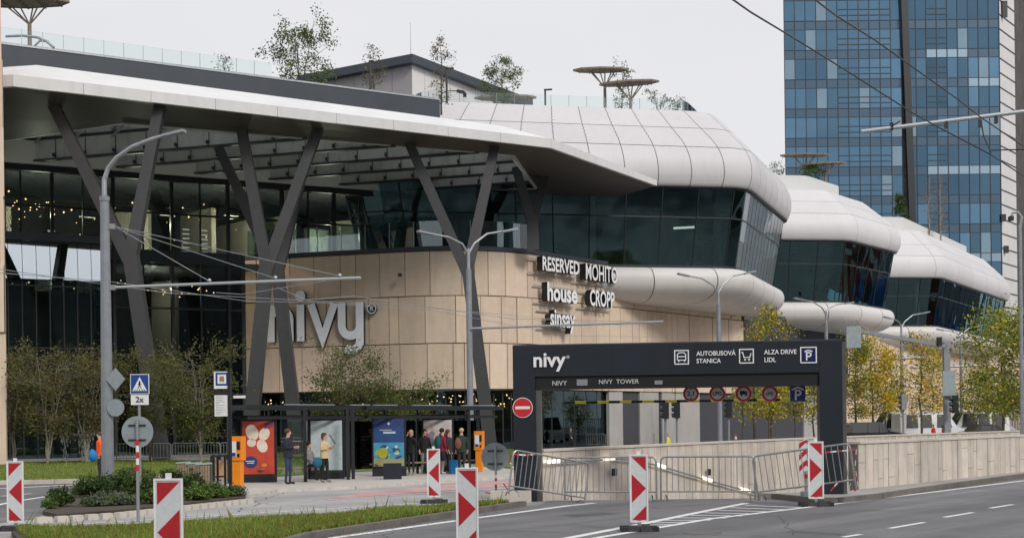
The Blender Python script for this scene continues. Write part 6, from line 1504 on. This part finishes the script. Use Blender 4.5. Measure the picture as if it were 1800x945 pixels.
# left small trees before the entrance
G1 = 'small trees before the mall entrance'
LM = [M_lo, M_lg, M_lb]; LP = [.55, .30, .15]
tree('olive leaved small tree at the far left edge', at(22, 74), 6.1, 2.4, 1.7, 6240, .062, LM, LP, 31, 5, 'vase', M_barkl, 70, .42, group=G1)
tree('wide brownish small tree second from the left edge', at(82, 72), 6.1, 2.6, 1.7, 7520, .062, LM, [.55, .15, .3], 32, 6, 'vase', M_barkl, 80, .42, group=G1)
tree('small autumn tree left of the thick grey pole', at(150, 73), 5.8, 2.3, 1.8, 5600, .062, LM, [.5, .15, .35], 33, 5, 'vase', M_barkl, 64, .42, group=G1)
tree('small tree right behind the crossing sign', at(262, 74), 5.9, 2.0, 1.6, 5920, .062, LM, LP, 34, 5, 'vase', M_bark, 60, .4, group=G1)
tree('dense olive tree between the crossing sign and the bus stop post', at(352, 70), 6.0, 2.6, 1.5, 9600, .062, LM, [.5, .35, .15], 35, 6, 'vase', M_barkl, 90, .42, group=G1)
G2 = 'small trees behind the bus shelter'
tree('green small tree rising behind the pale poster', at(595, 74), 6.0, 2.6, 1.1, 6720, .062, LM, [.4, .5, .1], 36, 6, 'vase', M_bark, 80, .42, group=G2)
tree('low bushy tree behind the shelter between pale and blue posters', at(650, 75), 4.2, 2.8, .3, 9500, .062, LM, [.4, .5, .1], 37, 6, 'round', M_bark, 70, .42, group=G2)
tree('low bushy tree behind the shelter above the blue poster', at(700, 76), 4.3, 2.6, .3, 8500, .062, LM, [.4, .5, .1], 38, 6, 'vase', M_bark, 70, .42, group=G2)
# roof trees
G3 = 'trees on the mall roof'
tree('airy green birch on the roof, largest of the roof trees', at(535, 104, 27), 6.4, 2.9, 1.0, 3600, .10, [M_lgy, M_lg], [.5, .5], 41, 4, 'oval', M_bark, 70, .45, group=G3)
tree('tiny bare sapling on the roof behind the glass railing at left', at(403, 95, 26.4), 2.4, .7, .6, 130, .07, [M_lgy], [1], 42, 3, 'oval', M_bark, 18, .2, group=G3)
tree('slim sparse tree before the left wall of the plant house', at(664, 106, 26.4), 5.6, .95, 1.0, 620, .08, [M_lb, M_lgy], [.6, .4], 43, 1, 'column', M_bark, 44, .28, group=G3)
tree('slim sparse tree before the right wall of the plant house', at(782, 106, 26.4), 6.1, 1.05, .8, 760, .08, [M_lb, M_lgy], [.6, .4], 44, 1, 'oval', M_bark, 56, .28, group=G3)
tree('round dense tree behind the roof railing', at(889, 116, 28.2), 5.2, 2.0, .6, 2600, .09, [M_lg, M_lgy], [.6, .4], 45, 1, 'round', M_bark, 60, .32, group=G3)
tree('slim sparse tree beside the two roof parasols', at(1098, 120, 28.2), 6.6, 1.0, .4, 620, .09, [M_lgy, M_ld], [.6, .4], 46, 2, 'column', M_bark, 36, .3, group=G3)
tree('loose grey green bush left of the railing corner', at(1165, 120, 28.2), 3.5, 1.1, .2, 800, .08, [M_lgy, M_ld], [.6, .4], 47, 4, 'vase', M_bark, 36, .25, group=G3)
tree('small grey green bush at the glass railing corner', at(1195, 121, 28.2), 3.1, .8, .2, 620, .08, [M_lgy, M_ld], [.6, .4], 48, 4, 'vase', M_bark, 30, .25, group=G3)
tree('sparse tree left of the tower between first and second roof volumes', at(1366, 158, 27.1), 6.3, 1.5, .5, 1000, .10, [M_lgy, M_ld], [.6, .4], 49, 3, 'oval', M_bark, 50, .35, group=G3)
tree('dark green tree before the tower on the middle roof', at(1432, 158, 27.1), 5.2, 1.6, .5, 1500, .12, [M_lg, M_ld], [.6, .4], 50, 2, 'round', M_bark, 40, .35, group=G3)
tree('dark conical pine on the last roof volume', at(1586, 198, 28.0), 7.0, 2.1, .1, 3200, .14, [M_ld, M_lg], [.7, .3], 51, 1, 'cone', M_bark, 80, .35, 'pine_tree', group=G3)
tree('bare brown birch on the last roof volume, left of two', at(1637, 200, 28.0), 10.4, 1.3, 1.5, 500, .09, [M_lb], [1], 52, 1, 'column', M_barkl, 70, .3, group=G3)
tree('bare brown birch on the last roof volume, right of two', at(1657, 201, 28.0), 10.8, 1.4, 1.5, 520, .09, [M_lb], [1], 53, 1, 'column', M_barkl, 70, .3, group=G3)
# street trees
G4 = 'autumn street trees along the mall'
YG = [M_lyg, M_ly, M_lg]
def st(label, px, d, top, rad, prob, seed, n=3600, clear=2.2, shape='column', ncl=70): tree(label, at(px, d), D(px, top, d).z, rad, clear, int(n * .95), .09, YG, prob, seed, 1, shape, M_bark, ncl, .5, group=G4)
st('yellow green street tree right above the gate header', 1357, 104, 536, 1.9, [.5, .3, .2], 61, 5200)
st('thin yellow leaved street tree above the gate header beside the lamp', 1325, 100, 566, 1.1, [.4, .5, .1], 62, 1200)
st('green street tree seen through the gate before the dark shutter, leftmost', 1305, 92, 668, .9, [.6, .3, .1], 63, 700, 2.3, 'round', 30)
st('sparse street tree seen through the gate under the round bicycle sign', 1351, 92, 640, 1.5, [.6, .3, .1], 64, 1400, 2.2, 'round', 40)
st('street tree seen through the gate left of the blue parking sign', 1396, 94, 660, 1.3, [.6, .3, .1], 65, 1300, 2.2, 'round', 40)
st('street tree seen through the gate right of the blue parking sign', 1430, 95, 660, 1.2, [.6, .25, .15], 66, 1300, 2.2, 'round', 40)
st('green street tree directly right of the gate post', 1504, 100, 588, 1.3, [.6, .1, .3], 67, 2600)
st('bright yellow crowned street tree right of the gate', 1533, 102, 598, 2.1, [.25, .65, .1], 68, 5600)
st('yellow green street tree behind the bright yellow one', 1556, 108, 640, 1.6, [.6, .3, .1], 69, 3000)
st('orange tinged street tree left of the signal gantry', 1619, 106, 590, 2.0, [.3, .5, .2], 70, 3200, 2.2, 'oval', 80)
st('small orange street tree touching the signal gantry', 1640, 112, 625, 1.4, [.3, .6, .1], 71, 1800, 2.2, 'oval', 60)
st('low green street tree right of the far lamp post', 1718, 110, 655, 1.9, [.6, .15, .25], 72, 3000, 1.8, 'oval', 60)
st('green street tree low between lamp post and large tree', 1742, 118, 680, 1.6, [.6, .2, .2], 73, 2200, 1.8, 'round', 50)
st('large green tree with dark straight trunk near the right edge', 1763, 76, 548, 2.6, [.72, .08, .2], 74, 5200, 2.0, 'oval', 110)
st('large green tree cut by the right picture edge', 1799, 72, 560, 2.2, [.7, .1, .2], 75, 4600, 2.0, 'oval', 90)
# shrubs in the planting bed
def shrub(label, px, py, w, h, mats_, prob, seed, n=2200, leaf=.035):
    b = G(px, py, .1); t = thing('shrub', label, 'shrub', tuple(b), 0, 'shrubs in the planting bed'); rnd = random.Random(seed); mb = MB(); tips = []
    for i in range(34):
        a = rnd.uniform(0, 6.28); r = w / 2 * math.sqrt(rnd.random()); e = Vector((math.cos(a) * r, math.sin(a) * r, h * (1 - .55 * (r / (w / 2)) ** 2) * rnd.uniform(.45, 1))); mb.tube([(e.x * .1, e.y * .1, 0), e * .6, e], [.012, .008, .004], 4, caps=False); tips += [e, e * .75]
    mb.build('stems', M_bark, t, world=False); foliage('leaves', tips, n, w * .07, leaf, mats_, prob, t, seed)
SG = [M_lg, M_ld, M_lw]
for a in (('round dark green shrub at the left tip of the planting bed', 106, 889, .62, .50, [M_ld, M_lg], [.6, .4], 81), ('tiny yellow green shrub at the very tip of the planting bed', 88, 893, .4, .22, SG, [.3, .1, .6], 82, 900), ('large dark green shrub left of the thick grey pole', 163, 872, 1.0, .62, [M_ld, M_lg], [.5, .5], 83, 3600), ('low grey green cushion shrub at the kerb below the pole', 172, 888, .75, .28, [M_lgy, M_lg], [.8, .2], 84), ('low grey green cushion shrub right of the pole foot', 212, 886, .8, .24, [M_lgy, M_lg], [.7, .3], 85),
          ('broad green shrub right of the thick grey pole', 216, 866, 1.1, .62, [M_lg, M_ld], [.6, .4], 86, 3600), ('bushy green shrub behind the striped sign post', 256, 872, 1.1, .60, SG, [.5, .4, .1], 87, 3200), ('reddish brown shrub behind the crossing sign foot', 243, 852, 1.2, .62, [M_lb, M_lg], [.5, .5], 88, 2600), ('green shrub at the kerb between sign post and large panel', 272, 884, .8, .36, SG, [.5, .2, .3], 89),
          ('tall green shrub left of the wooden bins', 303, 862, .8, .7, SG, [.5, .5, .0], 90, 2600), ('dark green shrub right beside the large striped panel', 336, 868, .75, .72, [M_ld, M_lg], [.6, .4], 91, 2600), ('light green weedy shrub before the wooden bins', 345, 878, .7, .42, SG, [.3, .0, .7], 92, 1800, .045), ('light green weedy shrub in front of the black bar rack', 375, 874, .7, .36, SG, [.3, .0, .7], 93, 1600, .045), ('small grey green shrub at the right tip of the planting bed', 408, 871, .75, .26, [M_lgy, M_lg], [.5, .5], 94, 1600)): shrub(*a)
# grass blades on the verge, in tufts
def grass(name, label, polyp, n, hmin, hmax, seed, w=.012, m=M_gr):
    rng = np.random.default_rng(seed); P = [(p[0], p[1]) for p in polyp]; A = np.array(P); lo, hi = A.min(0), A.max(0); pts = []
    X0, Y0 = A[:, 0], A[:, 1]; X1, Y1 = np.roll(X0, -1), np.roll(Y0, -1)
    while len(pts) < n:
        q = rng.uniform(lo, hi, (n, 2)); x = q[:, 0][:, None]; y = q[:, 1][:, None]; ins = (((Y0 > y) != (Y1 > y)) & (x < (X1 - X0) * (y - Y0) / (Y1 - Y0 + 1e-12) + X0)).sum(1) % 2 == 1; pts += q[ins].tolist()
    P = np.array(pts[:n]); f = .55 + .45 * np.sin(P[:, 0] * 1.7 + 1.3 * np.sin(P[:, 1] * 1.1)) * np.cos(P[:, 1] * .9); h = rng.uniform(hmin, hmax, n) * (.55 + .6 * f); h[rng.random(n) < .008] *= 2.6
    a = rng.uniform(0, 6.28, n); ln = rng.normal(0, .35, (n, 2)) * h[:, None]; d = np.stack([np.cos(a), np.sin(a)], 1) * w * rng.uniform(.6, 1.5, n)[:, None]
    z0 = np.full(n, .09); V = np.zeros((n, 4, 3)); V[:, 0, :2] = P - d; V[:, 1, :2] = P + d; V[:, 2, :2] = P + ln + d * .2; V[:, 3, :2] = P + ln * .5 - d * .8; V[:, 0, 2] = z0; V[:, 1, 2] = z0; V[:, 2, 2] = .09 + h; V[:, 3, 2] = .09 + h * .55
    me = bpy.data.meshes.new(name); me.vertices.add(4 * n); me.vertices.foreach_set('co', V.ravel()); me.loops.add(4 * n); me.loops.foreach_set('vertex_index', np.arange(4 * n)); me.polygons.add(n); me.polygons.foreach_set('loop_start', np.arange(n) * 4)
    me.materials.append(m); t = rng.uniform(.55, 1.35, n) * (.8 + .3 * f); col = np.ones((n, 4, 4)); col[:, :, 0] = (t * rng.uniform(.85, 1.3, n))[:, None]; col[:, :, 1] = t[:, None]; col[:, :, 2] = t[:, None]
    dry = rng.random(n) < .10 + .12 * (f < .45); col[dry, :, 0] *= 1.7; col[dry, :, 1] *= .85
    ca = me.color_attributes.new('tint', 'FLOAT_COLOR', 'CORNER'); ca.data.foreach_set('color', col.ravel()); me.update(); me.validate(); o = bpy.data.objects.new(name, me); C.objects.link(o); tag(o, label, 'grass', None, 'stuff')
grass('verge_grass', 'tufty bright green grass on the verge between the two roads', [G(140, 1010), G(30, 941), G(300, 930.5), G(600, 911.5), G(880, 889.3), G(895, 889.5), G(533, 945), G(380, 985)], 52000, .05, .15, 5)
grass('lawn_grass', 'short green grass of the lawn before the mall entrance', lawnA[1:-1], 26000, .05, .12, 6, .02)
grass('lawn_grass', 'short green grass of the lawn behind the bus shelters', [G(430, 842), G(620, 831), G(845, 820), G(940, 811), G(940, 796), G(480, 799)], 16000, .05, .12, 7, .022)

# ================================================================ ROOF PARASOLS AND LAMPS
def parasol(label, px, ytop, x0, x1, d, zbase, tilt=0, wheel=False):
    EY = .36; b = D(px, 300, d); t = thing('roof_parasol', label, 'parasol', (b.x, b.y, zbase), group='wooden slatted parasols on the roof'); zt_ = D(px, ytop, d).z; k = d / F_PX; r0, r1 = (x0 - px) * k, (x1 - px) * k
    mb = MB(); mb.tube([(b.x, b.y, zbase), (b.x, b.y, zt_ - 1.5)], [.16, .13], 10); mb.build('post', M_wood, t)
    mb = MB(); cx = b.x + (r0 + r1) / 2; R0 = (r1 - r0) / 2
    for j in range(6): a = j * math.pi / 3 + .3; mb.tube([(b.x, b.y, zt_ - 1.55), (b.x + (cx - b.x) * .6 + math.cos(a) * R0 * .48, b.y + math.sin(a) * R0 * .48 * EY, zt_ - .12 + tilt * math.cos(a) * .5)], .055, 6)
    mb.build('brace', M_wood, t)
    mb = MB(); n = 8; ring_ = [(cx + math.cos(2 * math.pi * i / n) * R0, b.y + math.sin(2 * math.pi * i / n) * R0 * EY, zt_ + tilt * math.cos(2 * math.pi * i / n)) for i in range(n)]
    for i in range(n): mb.beam(ring_[i], ring_[(i + 1) % n], .12, .15)
    for i in range(-6, 7):
        y = i / 6.8 * R0; xx = math.sqrt(max(0, R0 ** 2 - y ** 2)); mb.beam((cx - xx * .95, b.y + y * EY, zt_ - tilt * xx / R0), (cx + xx * .95, b.y + y * EY, zt_ + tilt * xx / R0), .10, .07)
    for i in range(-2, 3): x = i / 2.6 * R0; yy = math.sqrt(max(0, R0 ** 2 - x ** 2)); mb.beam((cx + x, b.y - yy * EY, zt_ + tilt * x / R0 - .09), (cx + x, b.y + yy * EY, zt_ + tilt * x / R0 - .09), .10, .10)
    mb.build('slatted_top', M_wood, t); return t
parasol('slatted parasol at the upper left picture edge', 55, 4, -38, 125, 92, 26.4)
parasol('taller slatted parasol, left of the pair above the first roof volume', 1065, 123, 1010, 1106, 118, 28.2)
parasol('lower slatted parasol, right of the pair above the first roof volume', 1110, 146, 1056, 1160, 117, 28.2, .12)
parasol('dark low slatted parasol behind the roof railing and round tree', 890, 172, 836, 944, 122, 26.5)
parasol('slatted parasol on the middle roof volume before the tower, left one', 1414, 273, 1372, 1458, 160, 27.1); parasol('slatted parasol on the middle roof volume before the tower, right one', 1450, 288, 1412, 1487, 158, 27.1, .1)
def rooflamp(label, px, y0, d, zb, arm):
    b = D(px, 300, d); t = thing('roof_lamp', label, 'lamp', (b.x, b.y, zb), group='small lamps on the roof'); z = D(px, y0, d).z; mb = MB(); mb.tube([(b.x, b.y, zb), (b.x, b.y, z)], .08, 8); mb.build('post', M_black, t); mb = MB(); mb.beam((b.x - .1, b.y, z), (b.x + arm, b.y, z + .02), .16, .12); mb.build('lamp_head', M_black, t)
rooflamp('black roof lamp before the left wall of the plant house', 653, 108, 98, 26.1, .25); rooflamp('black roof lamp at the right end of the slate parapet', 787, 121, 101, 26.1, .55); rooflamp('black roof lamp behind the glass railing left of the parasols', 960, 158, 115, 28.2, .6)
b = D(722, 100, 116); mb = MB(); mb.tube([(b.x, b.y, 33.4), (b.x, b.y, D(721, 40, 116).z)], [.03, .015], 5); tag(mb.build('antenna', M_galv), 'thin antenna rod on the roof of the plant house', 'antenna')
b = D(800, 170, 99); mb = MB(); mb.beam(D(803, 160, 100), D(817, 163, 100), .3, .2); mb.box(D(817, 167, 100), (.25, .25, .3)); mb.tube([D(803, 160, 100), D(788, 160, 101)], .04, 6); tag(mb.build('surveillance_camera', M_black), 'black surveillance camera on a bracket beside the roof lamp', 'camera')
b = D(703, 483, 98.2); mb = MB(); mb.box(D(703, 483, 98.4), (.28, .3, .22)); mb.tube([D(703, 481, 98.5), D(703, 480, 99.2)], .03, 6); tag(mb.build('surveillance_camera', M_black), 'small dark camera on the beige stone wall above the lettering', 'camera')
for px, y, lb in ((40, 66, 'curved pale pipe arch behind the roof railing at upper left'),):
    mb = MB(); mb.tube([D(10, 64, 90), D(40, 63, 90), D(66, 66, 90), D(82, 73, 90), D(95, 84, 90)], .09, 8); mb.tube([D(60, 82, 90), D(70, 72, 90), D(85, 73, 90)], .07, 8); tag(mb.build('roof_arch', M_galv), lb, 'pipe')

# fallen leaves and litter along the verge kerb
mb = MB(); r_ = random.Random(12); ka = [G(533, 947), G(890, 892)]
for i in range(260):
    t_ = r_.random(); q = ka[0].lerp(ka[1], t_); x = q.x + r_.gauss(.25, .25); y = q.y - abs(r_.gauss(.15, .25)); a = r_.uniform(0, 6.28); l = r_.uniform(.015, .04)
    mb.poly([(x - l * math.cos(a), y - l * math.sin(a), .014), (x + l * .5 * math.sin(a), y - l * .5 * math.cos(a), .02), (x + l * math.cos(a), y + l * math.sin(a), .024), (x - l * .5 * math.sin(a), y + l * .5 * math.cos(a), .018)], 0, r_.uniform(.5, 1.6))
tag(mb.build('fallen_leaves', M_lb), 'dry brown leaves scattered along the verge kerb', 'leaves', None, 'stuff')
for px, py, lb in ((662, 915, 'crumpled pale paper lying by the verge kerb, right piece'), (638, 921, 'crumpled pale paper lying by the verge kerb, left piece')):
    q = G(px, py); mb = MB(); mb.ball((q.x, q.y, .03), .07, 7, 0, (1.5, .8, .4)); o = mb.build('paper_litter', M_coping); r2 = random.Random(px)
    for v_ in o.data.vertices: v_.co.x += r2.uniform(-.015, .015); v_.co.z += r2.uniform(-.008, .012)
    tag(o, lb, 'litter')
